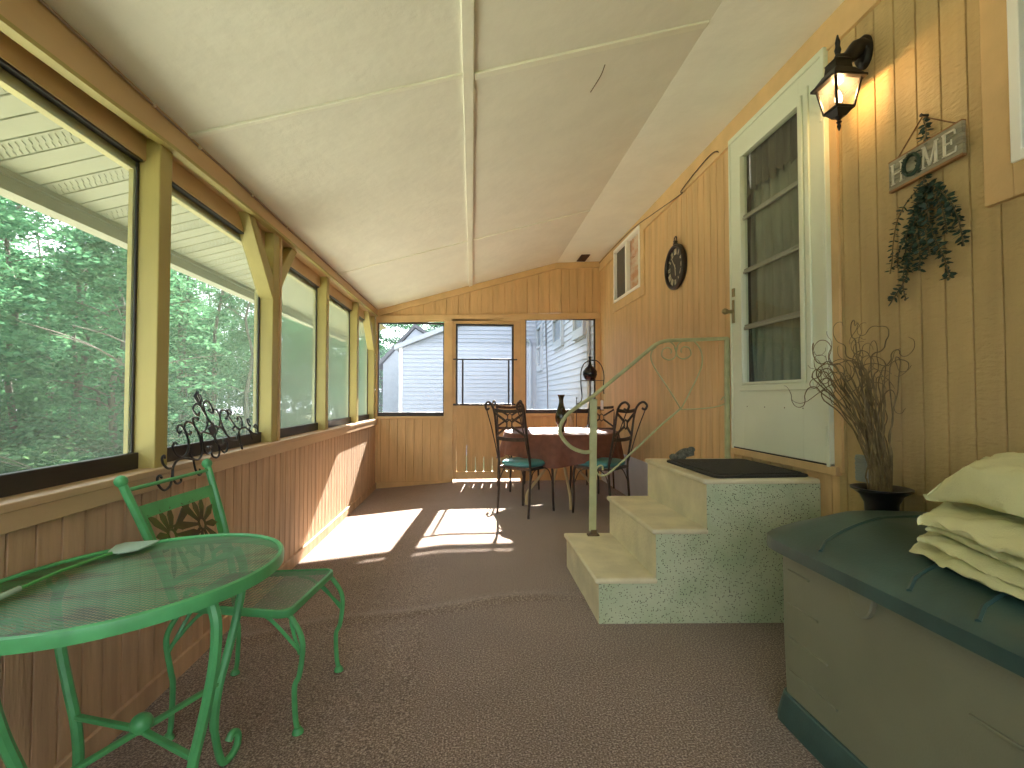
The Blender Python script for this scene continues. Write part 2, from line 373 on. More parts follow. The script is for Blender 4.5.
def grooved(mb, mp, u0, u1, z0, z1, sp=.09, ph=0., gw=.009, gd=.006, rows=1):
    """vertical-grooved panelling between u0 and u1; mp(u, z, depth) -> point; z0 and z1 may be functions of u"""
    f0 = z0 if callable(z0) else (lambda u: z0); f1 = z1 if callable(z1) else (lambda u: z1)
    pr = [(u0, 0)]; k = math.ceil((u0 - ph) / sp)
    while ph + k * sp < u1:
        c = ph + k * sp
        for a, d in ((c - gw / 2, 0), (c - gw / 2 + .001, gd), (c + gw / 2 - .001, gd), (c + gw / 2, 0)):
            if u0 < a < u1: pr.append((a, d))
        k += 1
    pr.append((u1, 0)); n = len(pr)
    vs = [mp(u, f0(u) + (f1(u) - f0(u)) * j / rows, d) for j in range(rows + 1) for u, d in pr]
    mb.add(vs, [(j * n + i, j * n + i + 1, (j + 1) * n + i + 1, (j + 1) * n + i) for j in range(rows) for i in range(n - 1)])
def holed(mb, mp, u0, u1, z0, z1, holes, **k):
    """panelling with rectangular openings (hu0, hu1, hz0, hz1)"""
    us = sorted({u0, u1, *[h[0] for h in holes], *[h[1] for h in holes]})
    us = [u for u in us if u0 <= u <= u1]
    for a, b in zip(us, us[1:]):
        hs = sorted([h for h in holes if h[0] < (a + b) / 2 < h[1]], key=lambda h: h[2])
        z = z0
        for h in hs:
            if h[2] > z + 1e-4 if not callable(z) else True: grooved(mb, mp, a, b, z, h[2], **k)
            z = h[3]
        grooved(mb, mp, a, b, z, z1, **k)

# ================================================================ THE SETTING
def floor_pt(u, v):
    x = -1.30 + 3.05 * u; y = YB - .1 + (YE + .35 - YB) * v
    z = floor_z(x)
    yr = 2.47 + .10 * math.sin((x - .1) * 1.6 + .5) + .03 * math.sin(x * 7)
    w = .010 * max(0, min(1, (.75 - x) / .5)) * math.exp(-((y - yr) / .045) ** 2)
    return (x, y, z + w)
fl = MB().grid(floor_pt, 60, 420).build('floor', 'carpet'); struct(fl, 'brown speckled carpet with a long wrinkle across it')
# ceiling
mb = MB()
prof = [(-1.30, ceil_z(-1.30)), (1.06, ceil_z(1.06)), (1.64, ceil_z(1.64))]
mb.grid(lambda u, v: (prof[0][0] + (prof[1][0] - prof[0][0]) * u, YB + (YE + .1 - YB) * v, prof[0][1] + (prof[1][1] - prof[0][1]) * u), 4, 12)
mb.grid(lambda u, v: (prof[1][0] + (prof[2][0] - prof[1][0]) * u, YB + (YE + .1 - YB) * v, prof[1][1] + (prof[2][1] - prof[1][1]) * u), 2, 12)
mb.prism([(-1.80, YB, ceil_z(-1.80) + .10), (-1.30, YB, ceil_z(-1.30) + .06), (1.06, YB, ceil_z(1.06) + .06), (1.64, YB, ceil_z(1.64) + .06), (1.64, YB, ceil_z(1.64) + .14), (1.06, YB, ceil_z(1.06) + .14), (-1.80, YB, ceil_z(-1.80) + .14)], (0, YE + .15 - YB, 0))
ce = struct(mb.build('ceiling', 'ceiling'), 'sloping cream painted board ceiling')
def slope_strip(x0, x1, y0, y1, t=.010):
    b = MB(); b.add([(x, y, ceil_z(x) - d) for d in (-.004, t) for x, y in ((x0, y0), (x1, y0), (x1, y1), (x0, y1))],
                    [(0, 1, 2, 3), (7, 6, 5, 4), (0, 4, 5, 1), (1, 5, 6, 2), (2, 6, 7, 3), (3, 7, 4, 0)]); return b
for nm, a in (('ceiling_batten', (-.042, .006, YB, YE)), ('ceiling_batten', (.006, 1.055, 2.065, 2.105)), ('ceiling_batten', (-1.15, -.042, 2.05, 2.075)),
              ('ceiling_batten', (-1.15, -.042, 4.29, 4.302)), ('ceiling_batten', (.006, 1.055, 4.295, 4.305)), ('ceiling_batten', (-1.15, 1.055, -.15, -.11))):
    struct(slope_strip(*a, t=.010 if a[1] - a[0] > .3 else .013).build(nm, 'batten', ce, bevel=.003))
sc0, sc1 = Vector((.62, 2.22, ceil_z(.62) - .001)), Vector((.60, 2.42, ceil_z(.60) - .001))
struct(MB().tube(cr([sc0, sc0.lerp(sc1, .4) + Vector((.008, 0, .002)), sc1], 5), .0022, 5).build('ceiling_scratch', 'brown_dark', ce))
# ---- left knee wall
mb = MB(); grooved(mb, lambda u, z, d: (XL - d, u, z), YB, YE, -.09, .72, sp=.0845, ph=1.26, gw=.008, gd=.007)
mb.box(XL - .10, XL - .02, YB, YE + .1, -.35, .74)
wl = struct(mb.build('wall_left', 'panel_left'), 'tan grooved knee wall below the screens')
bb = MB().box(XL, XL + .016, YB, YE, -.09, .004); struct(bb.build('baseboard_left', 'panel_left', bevel=.003), 'tan baseboard along the knee wall')
sb = MB().box(XL - .02, XL + .020, YB, YE, .700, .762); sb.box(XL - .155, XL + .024, YB, YE, .752, .776)
struct(sb.build('trim_sill', 'sill', bevel=.004), 'tan window sill board along the knee wall')
# beam, header
b = MB().box(XL - .10, XL + .002, YB, YE, 2.012, 2.16); 
BZ = [(YB, 1.93), (1.27, 1.962), (1.6, 1.977), (1.95, 1.999), (3.08, 2.02), (YE, 2.026)]
b.prism([(XL, y, z) for y, z in BZ] + [(XL, YE, 2.12), (XL, YB, 2.12)], (.022, 0, 0))
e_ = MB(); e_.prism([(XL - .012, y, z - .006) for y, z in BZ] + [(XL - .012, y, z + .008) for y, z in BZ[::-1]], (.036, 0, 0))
struct(e_.build('trim_beam_lit_edge', 'post'))  # yellow strip paints the light caught along the beam's lower edge
struct(b.build('trim_beam', 'beam', bevel=.003), 'tan beam along the low edge of the ceiling')
hd = MB().box(XL - .085, XL - .055, YB, YE, 1.925, 2.03); struct(hd.build('trim_header', 'beam'), 'tan header board above the screens')
# posts
POSTS = [(-1.25, -1.15), (-.26, -.16), (.77, .86), (1.925, 2.0), (2.985, 3.07), (4.045, 4.12), (5.11, 5.19), (5.99, 6.075)]
for i, (y0, y1) in enumerate(POSTS):
    p = MB().box(XL - .087, XL - .003, y0, y1, .77, 2.03)
    po = struct(p.build('trim_post', 'post', bevel=.004))
    def brace(ya, za, yb, zb):
        w = .085; m = MB()
        d = 1 if yb > ya else -1
        m.prism([(XL - .088, ya, za), (XL - .088, yb, zb), (XL - .088, yb, zb + w * 1.6), (XL - .088, ya + d * w * 1.05, za)], (.084, 0, 0))
        struct(m.build('brace', 'post', po, bevel=.003))
    if abs(y0 - 2.985) < .01:
        brace(y0 - .335, 2.012, y0, 1.615); brace(y1 + .30, 2.012, y1, 1.66)
        struct(MB().box(XL - .03, XL + .004, y1, y1 + .028, .77, 2.012).build('post_strip', 'beam', po, bevel=.002))
    if i == 7: brace(y0 - .36, 2.012, y0, 1.60)
# left windows
for i in range(len(POSTS) - 1):
    y0, y1 = POSTS[i][1], POSTS[i + 1][0]; xa, xb = XL - .085, XL - .06
    w = bpy.data.objects.new('window_%d' % (i + 1), None); COL.objects.link(w); struct(w)
    f = MB().box(xa, xb, y0, y1, .772, .835); f.box(xa, xa + .008, y0, y0 + .010, .835, 1.93); f.box(xa, xa + .008, y1 - .010, y1, .835, 1.93); f.box(xa, xb, y0 + .010, y1 - .010, 1.918, 1.93)
    struct(f.build('window_frame', 'dark_frame', w, bevel=.002))
    s = MB().add([(XL - .081, y0 + .008, .83), (XL - .081, y1 - .008, .83), (XL - .081, y1 - .008, 1.92), (XL - .081, y0 + .008, 1.92)], [(0, 1, 2, 3)])
    struct(s.build('insect_screen', 'screen', w))
    e = MB().box(XL - .115, XL - .0875, y0, y1, 1.885, 1.94); e.box(XL - .102, XL - .0875, y0 - .01, y0 + .016, .76, 1.885); e.box(XL - .102, XL - .0875, y1 - .018, y1 + .01, .76, 1.885)
    struct(e.build('outer_trim', 'ext_trim', w))
# ---- end wall
mpE = lambda u, z, d: (u, YE + d, z)
mb = MB()
grooved(mb, mpE, XL, -.25, lambda u: floor_z(u) - .02, .80, sp=.10, ph=-1.10, gw=.012, gd=.010)
grooved(mb, mpE, .61, XR, -.02, .82, sp=.10, ph=.66, gw=.012, gd=.010)
grooved(mb, mpE, XL, 1.06, lambda u: 2.02 + .035 * (u + 1.17), lambda u: ceil_z(u) + .02, sp=.142, ph=-1.02, gw=.013, gd=.010)
grooved(mb, mpE, 1.06, XR, 2.098, lambda u: ceil_z(u) + .02, sp=.10, ph=1.12, gw=.013, gd=.010)
we = struct(mb.build('wall_end', 'panel'), 'tan grooved gable end wall')
t = MB()
t.prism([(XL, YE - .02, 1.945), (1.62, YE - .02, 2.03), (1.62, YE - .02, 2.108), (XL, YE - .02, 2.03)], (0, .06, 0))
t.prism([(XL, YE - .032, ceil_z(XL) - .075), (1.06, YE - .032, ceil_z(1.06) - .075), (1.62, YE - .032, ceil_z(1.62) - .075), (1.62, YE - .032, ceil_z(1.62)), (1.06, YE - .032, ceil_z(1.06)), (XL, YE - .032, ceil_z(XL))], (0, .03, 0))
struct(t.build('trim_gable', 'trim', bevel=.003))
t = MB().box(XL, -.33, YE - .02, YE + .06, .775, .805); t.box(.66, XR, YE - .02, YE + .06, .80, .835)
t.box(XL, -.25, YE - .012, YE, -.08, .01); struct(t.build('trim_end_sill', 'trim', bevel=.003))
for x0, x1, z1 in ((XL, -1.145, 1.97), (-.345, -.235, 1.99), (.60, .665, 2.02), (1.555, XR, 2.05)):
    struct(MB().box(x0, x1, YE - .016, YE + .07, 0 if x0 > -1 else .0, z1).build('trim_stud', 'trim', bevel=.003))
def end_window(n, x0, x1, z0, z1):
    w = bpy.data.objects.new('window_%d' % n, None); COL.objects.link(w); struct(w)
    f = MB().box(x0, x1, YE, YE + .03, z0 - .005, z0 + .045); f.box(x0, x1, YE, YE + .03, z1 - .022, z1); f.box(x0, x0 + .012, YE, YE + .03, z0 + .03, z1 - .022); f.box(x1 - .02, x1, YE, YE + .03, z0 + .03, z1 - .022)
    struct(f.build('window_frame', 'dark_frame', w, bevel=.002))
    s = MB().add([(x0, YE + .02, z0), (x1, YE + .02, z0), (x1, YE + .02, z1), (x0, YE + .02, z1)], [(0, 1, 2, 3)]); struct(s.build('insect_screen', 'screen_end', w))
end_window(8, -1.145, -.335, .808, 1.958); end_window(9, .665, 1.557, .838, 2.035)
d = bpy.data.objects.new('door_2', None); COL.objects.link(d); struct(d, 'tan screen door in the end wall')
m = MB(); dx0, dx1 = -.235, .60
m.box(dx0, -.19, YE + .0, YE + .035, .03, 1.975); m.box(.51, dx1, YE, YE + .035, .03, 1.975); m.box(-.19, .51, YE, YE + .035, 1.925, 1.975); m.box(-.19, .51, YE, YE + .035, .90, .955); m.box(-.19, .51, YE, YE + .035, .03, .12)
struct(m.build('door_frame', 'trim', d, bevel=.003))
m = MB(); xs = [-.19, -.065, -.061, .04, .145, .149, .25, .34, .344, .43, .51]
for a, b_, lo in ((-.19, -.0665, .12), (-.0625, .043, .12), (.0455, .145, .12), (.1485, .25, .12), (.2525, .34, .12), (.3435, .43, .12), (.4325, .51, .12)):
    m.prism([(a + .004, YE + .012, lo), (b_ - .004, YE + .012, lo), (b_, YE + .012, .45), (b_, YE + .012, .91), (a, YE + .012, .91), (a, YE + .012, .45)], (0, .012, 0))
m.box(-.19, -.02, YE + .0241, YE + .03, .45, .91); m.box(0.0, .51, YE + .0241, YE + .03, .30, .91)
struct(m.build('door_panel', 'panel', d))
m = MB(); m.box(-.20, -.178, YE - .006, YE + .03, .945, 1.945); m.box(.495, .517, YE - .006, YE + .03, .945, 1.945); m.box(-.20, .517, YE - .006, YE + .03, 1.925, 1.945); m.box(-.232, .54, YE - .010, YE + .03, .935, .957)
m.box(-.232, .56, YE - .012, YE + .02, 1.498, 1.512); m.box(-.125, -.105, YE - .006, YE + .02, .957, 1.498); m.box(.445, .465, YE - .006, YE + .02, .957, 1.498)
struct(m.build('door_window_frame', 'dark_frame', d, bevel=.002))
s = MB().add([(-.19, YE + .022, .95), (.51, YE + .022, .95), (.51, YE + .022, 1.93), (-.19, YE + .022, 1.93)], [(0, 1, 2, 3)]); struct(s.build('insect_screen', 'screen_end', d))
m = MB().box(-.25, .62, YE - .02, YE + .08, 1.972, 2.0); struct(m.build('door_lintel', 'trim', d))
# ---- right wall
mpR = lambda u, z, dd: (XR + dd, u, z)
DY0, DY1, DZ0, DZ1 = 2.065, 2.895, .728, 2.632
WY0, WY1, WZ0, WZ1 = 4.56, 5.42, 2.10, 2.70
NY0, NY1, NZ0, NZ1 = .42, 1.315, 1.735, 2.60
mb = MB()
holed(mb, mpR, 2.05, YE, .43, 2.64, [(DY0 + .03, DY1 - .03, DZ0 + .03, 2.64), (WY0, WY1, WZ0, 2.64)], sp=.0915, ph=2.005, gw=.007, gd=.006)
mb.cur = 1
holed(mb, mpR, YB, 2.05, .43, 2.64, [(NY0, NY1, NZ0, NZ1)], sp=.0915, ph=2.005, gw=.007, gd=.006)
wr = struct(mb.build('wall_right', ['panel', 'panel_rough']), 'tan grooved house wall')
sk = MB().box(XR + .004, XR + .05, YB, YE, -.05, .44); struct(sk.build('trim_skirting', 'skirt'), 'pale foundation board along the foot of the house wall')
t = MB(); t.prism([(XR - .016, YB, 2.615), (XR - .016, YB, 2.77), (XR + .012, YB, 2.77), (XR + .012, YB, 2.615)], (0, WY0 - .1 - YB, 0)); t.box(XR - .016, XR + .012, WY1 + .04, YE, 2.63, 2.77); t.box(XR - .0155, XR + .012, WY0 - .1, WY1 + .04, 2.69, 2.77)
struct(t.build('trim_frieze', 'trim', bevel=.003))
struct(MB().box(XR + .001, XR + .05, YB, YE, 2.705, 2.80).build('trim_top_plate', 'trim'))
# small sliding window
w = bpy.data.objects.new('window_10', None); COL.objects.link(w); struct(w, 'small white sliding window high on the house wall')
m = MB(); m.box(XR - .014, XR + .01, WY0 - .10, WY0, WZ0 - .10, WZ1); m.box(XR - .014, XR + .01, WY0, WY1 + .04, WZ0 - .10, WZ0); m.box(XR - .014, XR + .01, WY1, WY1 + .04, WZ0, WZ1)
struct(m.build('window_casing', 'trim', w, bevel=.003))
m = MB()
for a in ((WY0, WY1, WZ0, WZ0 + .03), (WY0, WY1, WZ1 - .035, WZ1), (WY0, WY0 + .03, WZ0, WZ1), (WY1 - .03, WY1, WZ0, WZ1), (4.955, 4.995, WZ0, WZ1)): m.box(XR - .022, XR + .03, *a)
struct(m.build('window_frame', 'white_trim', w, bevel=.003))
struct(MB().box(XR + .012, XR + .016, 4.99, WY1 - .02, WZ0 + .02, WZ1 - .02).build('window_screen', 'dark_screen', w))
struct(MB().add([(XR + .01, WY0 + .02, WZ0 + .02), (XR + .01, 4.97, WZ0 + .02), (XR + .01, 4.97, WZ1 - .02), (XR + .01, WY0 + .02, WZ1 - .02)], [(0, 1, 2, 3)]).build('window_pane', 'thin_glass', w))
cu = MB().grid(lambda u, v: (XR + .026 + .006 * math.sin(u * 40), WY0 + .01 + .42 * u, WZ0 + .01 + .58 * v), 60, 6).build('window_curtain', 'orange_curtain')
tag(cu, 'dusty orange curtain behind the small sliding window', 'curtain')
# near window (only its far jamb is in view)
w = bpy.data.objects.new('window_11', None); COL.objects.link(w); struct(w, 'white framed window near the sign')
m = MB(); m.box(XR - .016, XR + .01, NY1, NY1 + .085, NZ0 - .10, 2.62); m.box(XR - .016, XR + .045, NY0, NY1, NZ0 - .10, NZ0 + .004); m.box(XR - .010, XR + .045, NY1 - .004, NY1 + .05, NZ0 - .1, 2.62); m.box(XR - .016, XR + .01, NY0 - .085, NY0, NZ0 - .10, 2.62)
struct(m.build('window_casing', 'trim', w, bevel=.003))
m = MB()
for a in ((NY0, NY1, NZ0, NZ0 + .03), (NY0, NY1, NZ1 - .035, NZ1), (NY0, NY0 + .03, NZ0, NZ1), (NY1 - .03, NY1, NZ0, NZ1), (.85, .89, NZ0, NZ1)): m.box(XR - .024, XR + .03, *a)
struct(m.build('window_frame', 'white_trim', w, bevel=.003))
struct(MB().box(XR + .008, XR + .014, NY0 + .02, NY1 - .02, NZ0 + .02, NZ1 - .02).build('window_pane', 'dark_glass', w))
# ---- storm door
d = bpy.data.objects.new('door_1', None); COL.objects.link(d); struct(d, 'white storm door with a tall glass pane above the steps')
m = MB(); m.box(XR - .012, XR + .01, DY0 - .045, DY0, DZ0 - .02, DZ1 - .02); m.box(XR - .03, XR + .01, DY0 - .03, DY1 + .01, DZ0 - .035, DZ0 + .004)
struct(m.build('door_casing', 'trim', d, bevel=.003))
m = MB(); m.box(XR - .034, XR + .03, DY0, DY0 + .022, DZ0, DZ1); m.box(XR - .034, XR + .03, DY1 - .018, DY1, DZ0, DZ1); m.box(XR - .034, XR + .03, DY0, DY1, DZ1 - .03, DZ1)
struct(m.build('door_frame', 'white_paint', d, bevel=.003))
GY0, GY1, GZ0, GZ1 = 2.240, 2.755, 1.125, 2.470
m = MB(); x0, x1 = XR - .030, XR + .005; ey0, ey1 = DY0 + .025, DY1 - .02
m.box(x0, x1, ey0, GY0, DZ0 + .012, DZ1 - .032); m.box(x0, x1, GY1, ey1, DZ0 + .012, DZ1 - .032); m.box(x0, x1, GY0, GY1, DZ0 + .012, GZ0); m.box(x0, x1, GY0, GY1, GZ1, DZ1 - .032)
struct(m.build('door_leaf', 'white_paint', d, bevel=.002))
m = MB()
for a in ((GY0 - .075, GY0 - .045, GZ0 - .05, GZ1 + .05), (GY0 - .03, GY0, GZ0 - .03, GZ1 + .03), (GY1, GY1 + .012, GZ0, GZ1), (GY0 - .075, GY1 + .03, GZ0 - .05, GZ0 - .02), (GY0 - .03, GY1, GZ0 - .014, GZ0)): m.box(x0 - .010, x0 + .002, *a)
struct(m.build('glass_molding', 'white_paint', d, bevel=.004))
m = MB()
for z in (2.085, 1.765, 1.435): m.box(x0 + .004, x0 + .016, GY0, GY1, z, z + .014); m.box(x0 + .010, x0 + .018, GY0, GY1, z + .02, z + .027)
struct(m.build('glass_rail', 'rail_grey', d))
struct(MB().add([(x0 + .02, GY0, GZ0), (x0 + .02, GY1, GZ0), (x0 + .02, GY1, GZ1), (x0 + .02, GY0, GZ1)], [(0, 1, 2, 3)]).build('door_glass', 'glass', d))
m = MB(); m.box(x0 - .008, x0, 2.845, 2.863, 1.49, 1.63); m.box(x0 - .006, x0, 2.84, 2.866, 1.65, 1.70); m.lathe([(.012, 0), (.010, .03), (.016, .04), (.019, .055), (.012, .068), (.002, .07)], (x0 - .004, 2.854, 1.56), 14, 'x')
for v in m.v[-84:]: v.x = 2 * (x0 - .004) - v.x
struct(m.build('door_handle', 'brass', d, bevel=.001))
m = MB()
for z in (2.30, 1.72, .82): m.box(x0 - .006, x0 + .002, DY0 + .014, DY0 + .032, z, z + .09)
struct(m.build('door_hinge', 'white_paint', d, bevel=.002))
m = MB()
for i, y in enumerate((2.24, 2.38, 2.55, 2.72)): m.lathe([(.0035, 0), (.002, .004)], (x0 - .002, y, .985), 8, 'x')
struct(m.build('screw', 'brown_dark', d))
struct(MB().box(x0 + .002, XR + .002, DY0, DY1, DZ0 - .004, DZ0 + .014).build('door_sweep', 'dark_frame', d))
cv = MB().grid(lambda u, v: (XR + .055 + .010 * math.sin(u * 46 + 2 * math.sin(v * 3)), GY0 - .03 + .59 * u, 1.05 + 1.30 * v), 90, 10).build('lace_curtain', 'curtain'); tag(cv, 'grey lace curtain hanging behind the storm door glass', 'curtain')
cv = MB().grid(lambda u, v: (XR + .035 + .012 * math.sin(u * 60), GY0 - .03 + .59 * u, 2.24 + .04 * abs(math.sin(u * 22)) + (.36 - .04 * abs(math.sin(u * 22))) * v), 110, 4).build('valance', 'curtain_dark'); tag(cv, 'dark pleated valance across the top of the storm door glass', 'valance')
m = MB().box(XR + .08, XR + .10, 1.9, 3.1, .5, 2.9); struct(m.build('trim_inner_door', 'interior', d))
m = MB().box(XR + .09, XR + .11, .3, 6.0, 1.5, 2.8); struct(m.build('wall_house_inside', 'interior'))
# ---- wall behind the camera: framed like the end wall, its screens open to the yard
mpB = lambda u, z, dd: (u, YB - dd, z)
mb = MB(); grooved(mb, mpB, XL, XR, -.09, .8, sp=.1, ph=0); grooved(mb, mpB, XL, XR, 2.05, lambda u: ceil_z(u) + .02, sp=.1, ph=0)
struct(mb.build('wall_back', 'panel'))
for x0, x1 in ((XL, -1.10), (-.3, -.2), (.6, .7), (1.5, XR)): struct(MB().box(x0, x1, YB - .06, YB + .02, .78, 2.08).build('trim_stud', 'trim'))

# ================================================================ ALONG THE BEAM AND WALLS
wi = thing('cable', 'thin grey cable stapled along the top of the left beam', 'cable', (XL, 3, 2.0))
pts = [(XL + .026 + .004 * math.sin(y * 5), y, ceil_z(XL + .03) - .010 - .008 * abs(math.sin(y * 2.7))) for y in [YB + .1 + i * .1 for i in range(81)]]
MB().tube(pts, .0045, 6).build('cable_run', 'wire', wi)
for y in (1.30, 1.83, 2.13, 2.62, 3.1, 3.6, 4.2, 5.0): MB().ball((XL + .028, y, ceil_z(XL + .03) - .016), .009, 8).build('staple', 'ivory', wi)
c2 = MB().tube(cr([(XR - .006, 3.02, 2.62), (XR - .024, 3.10, 2.665), (XR - .024, 3.35, 2.655), (XR - .024, 3.6, 2.62), (XR - .022, 3.62, 2.60), (XR - .022, 4.2, 2.665), (XR - .022, 4.75, 2.72), (XR - .022, 5.6, 2.735), (XR - .02, 6.04, 2.73)], 8), .004, 6).build('cable', 'dark_wire')
tag(c2, 'thin dark cable sagging along the frieze over the small window', 'cable')
vt = thing('ceiling_vent', 'small brown vent on the flat ceiling by the gable end', 'vent', (1.38, 5.9, ceil_z(1.38)))
m = MB().box(1.30, 1.405, 5.72, 6.0, ceil_z(1.38) - .012, ceil_z(1.38) + .004); m.build('vent_plate', 'vent_brown', vt, bevel=.003)
for k in range(6): MB().box(1.31, 1.395, 5.745 + k * .043, 5.76 + k * .043, ceil_z(1.38) - .018, ceil_z(1.38) - .011).build('vent_slat', 'vent_brown', vt)
ol = thing('outlet_box', 'grey weatherproof outlet cover on the wall behind the twigs', 'outlet', (XR, 1.905, .75))
m = MB().box(XR - .022, XR, 1.870, 1.938, .69, .80); m.build('cover', 'outlet', ol, bevel=.006)
m = MB()
for k in range(5): m.box(XR - .027, XR - .021, 1.877, 1.931, .702 + k * .019, .712 + k * .019)
m.build('cover_rib', 'outlet', ol, bevel=.002)

# ---- lantern
lx, ly, lz = 1.49, 1.855, 2.315
ln = thing('wall_lantern', 'lit black carriage lantern on the wall beside the storm door', 'lantern', (XR, ly, 2.40))
m = MB(); m.lathe([(.040, 0), (.040, -.012), (.034, -.024), (.018, -.030)], (XR, ly + .01, 2.465), 24, 'x')
for v in m.v: v.z = 2.465 + (v.z - 2.465) * 1.75
m.build('wall_plate', 'lantern', ln)
m = MB(); m.tube(cr([(XR - .01, ly + .01, 2.475), (XR - .04, ly + .005, 2.475), (XR - .07, ly, 2.445), (lx + .03, ly, 2.425), (lx, ly, 2.425)], 6), [.042 - .024 * i / 24 for i in range(25)], 10); m.build('arm', 'lantern', ln)
def frustum(mb, x, y, z0, h0, z1, h1):
    vs = [(x + sx * h, y + sy * h, z) for h, z in ((h0, z0), (h1, z1)) for sx, sy in ((-1, -1), (1, -1), (1, 1), (-1, 1))]
    mb.add(vs, [(3, 2, 1, 0), (4, 5, 6, 7), (0, 1, 5, 4), (1, 2, 6, 5), (2, 3, 7, 6), (3, 0, 4, 7)])
m = MB(); frustum(m, lx, ly, lz, .071, lz + .011, .071); frustum(m, lx, ly, lz + .011, .066, lz + .052, .040); frustum(m, lx, ly, lz + .052, .036, lz + .090, .032); frustum(m, lx, ly, lz + .090, .036, lz + .104, .022); m.build('lantern_roof', 'lantern', ln, bevel=.002)
m = MB(); m.lathe([(.011, 0), (.014, .014), (.008, .024), (.013, .042), (.008, .058), (.010, .075), (.003, .105)], (lx, ly, lz + .102), 12); m.build('finial', 'lantern', ln)
zb = lz - .108; ht, hb = .054, .036
m = MB()
for sx, sy in ((-1, -1), (1, -1), (1, 1), (-1, 1)): m.bar((lx + sx * ht, ly + sy * ht, lz), (lx + sx * hb, ly + sy * hb, zb), .008, .008, (sx, 0, 0))
frustum(m, lx, ly, zb - .004, hb + .003, zb + .005, hb + .005); m.build('lantern_cage', 'lantern', ln)
m = MB(); frustum(m, lx, ly, zb - .027, .018, zb, hb + .002); m.lathe([(.017, -.027), (.010, -.034), (.005, -.040), (.011, -.046), (.005, -.053), (.008, -.064), (.002, -.082)], (lx, ly, zb), 12); m.build('lantern_cup', 'lantern', ln)
for a in ((-1, 0), (1, 0), (0, -1), (0, 1)):
    ax, ay = a; t_ = (-ay, ax); k0, k1 = ht - .004, hb - .003
    m = MB().add([(lx + ax * k0 - t_[0] * k0, ly + ay * k0 - t_[1] * k0, lz), (lx + ax * k0 + t_[0] * k0, ly + ay * k0 + t_[1] * k0, lz), (lx + ax * k1 + t_[0] * k1, ly + ay * k1 + t_[1] * k1, zb), (lx + ax * k1 - t_[0] * k1, ly + ay * k1 - t_[1] * k1, zb)], [(0, 1, 2, 3)])
    m.build('glass_pane', 'frosted', ln)
m = MB().lathe([(.009, 0), (.011, .016), (.009, .024)], (lx, ly, zb + .006), 12); m.build('socket', 'bulb_base', ln)
m = MB().lathe([(.007, .022), (.013, .035), (.014, .048), (.009, .066), (.002, .080)], (lx, ly, zb + .006), 12); m.build('bulb', 'bulb', ln)
pl = bpy.data.lights.new('lantern_bulb_light', 'POINT'); pl.energy = 1.4; pl.color = (1, .60, .26); pl.shadow_soft_size = .018
po = bpy.data.objects.new('lantern_bulb_light', pl); COL.objects.link(po); po.location = (lx, ly, zb + .094)

# ---- clock
cy_, cz_ = 3.725, 2.065
ck = thing('wall_clock', 'round black pocket watch style clock with pale roman numerals', 'clock', (XR, cy_, cz_))
m = MB(); m.lathe([(.165, 0), (.178, -.012), (.178, -.034), (.168, -.044), (.158, -.044), (.150, -.030)], (XR, cy_, cz_), 48, 'x', caps=False); m.build('case', 'clock_case', ck)
m = MB(); m.lathe([(.155, -.020), (.001, -.021)], (XR, cy_, cz_), 48, 'x'); m.build('dial', 'clock_face', ck)
m = MB(); m.lathe([(.016, .172), (.020, .182), (.014, .195), (.018, .205)], (XR - .02, cy_, cz_), 12); m.tube([(XR - .02, cy_ + .020 * math.cos(a), cz_ + .222 + .020 * math.sin(a)) for a in [2 * PI * k / 20 for k in range(20)]], .005, 6, True); m.build('bow', 'clock_case', ck)
RN = ['XII', 'I', 'II', 'III', 'IIII', 'V', 'VI', 'VII', 'VIII', 'IX', 'X', 'XI']
for k, s_ in enumerate(RN):
    a = 2 * PI * k / 12; er = Vector((0, -math.sin(a), math.cos(a))); et = Vector((0, -math.cos(a), -math.sin(a)))
    m = MB(); wd = {'I': .011, 'V': .021, 'X': .021}; tw = sum(wd[c] for c in s_); u = -tw / 2
    def P(u_, v_): return Vector((XR - .0225, cy_, cz_)) + er * (.122 + v_) + et * u_
    hh = .023
    for c in s_:
        w_ = wd[c]; c0 = u + w_ / 2
        if c == 'I': m.bar(P(c0, -hh), P(c0, hh), .0072, .002, et)
        if c == 'V': m.bar(P(c0 - .006, hh), P(c0, -hh), .007, .002, et); m.bar(P(c0 + .006, hh), P(c0, -hh), .0055, .002, et)
        if c == 'X': m.bar(P(c0 - .006, hh), P(c0 + .006, -hh), .007, .002, et); m.bar(P(c0 + .006, hh), P(c0 - .006, -hh), .0055, .002, et)
        u += w_
    m.build('numeral', 'ivory', ck)
for nm, ln_, ang, w_ in (('minute_hand', .105, math.radians(322), .006), ('hour_hand', .07, math.radians(172), .008)):
    er = Vector((0, -math.sin(ang), math.cos(ang))); o_ = Vector((XR - .026, cy_, cz_)); MB().bar(o_ - er * .02, o_ + er * ln_, w_, .002, (0, -math.cos(ang), -math.sin(ang))).build(nm, 'ivory', ck)

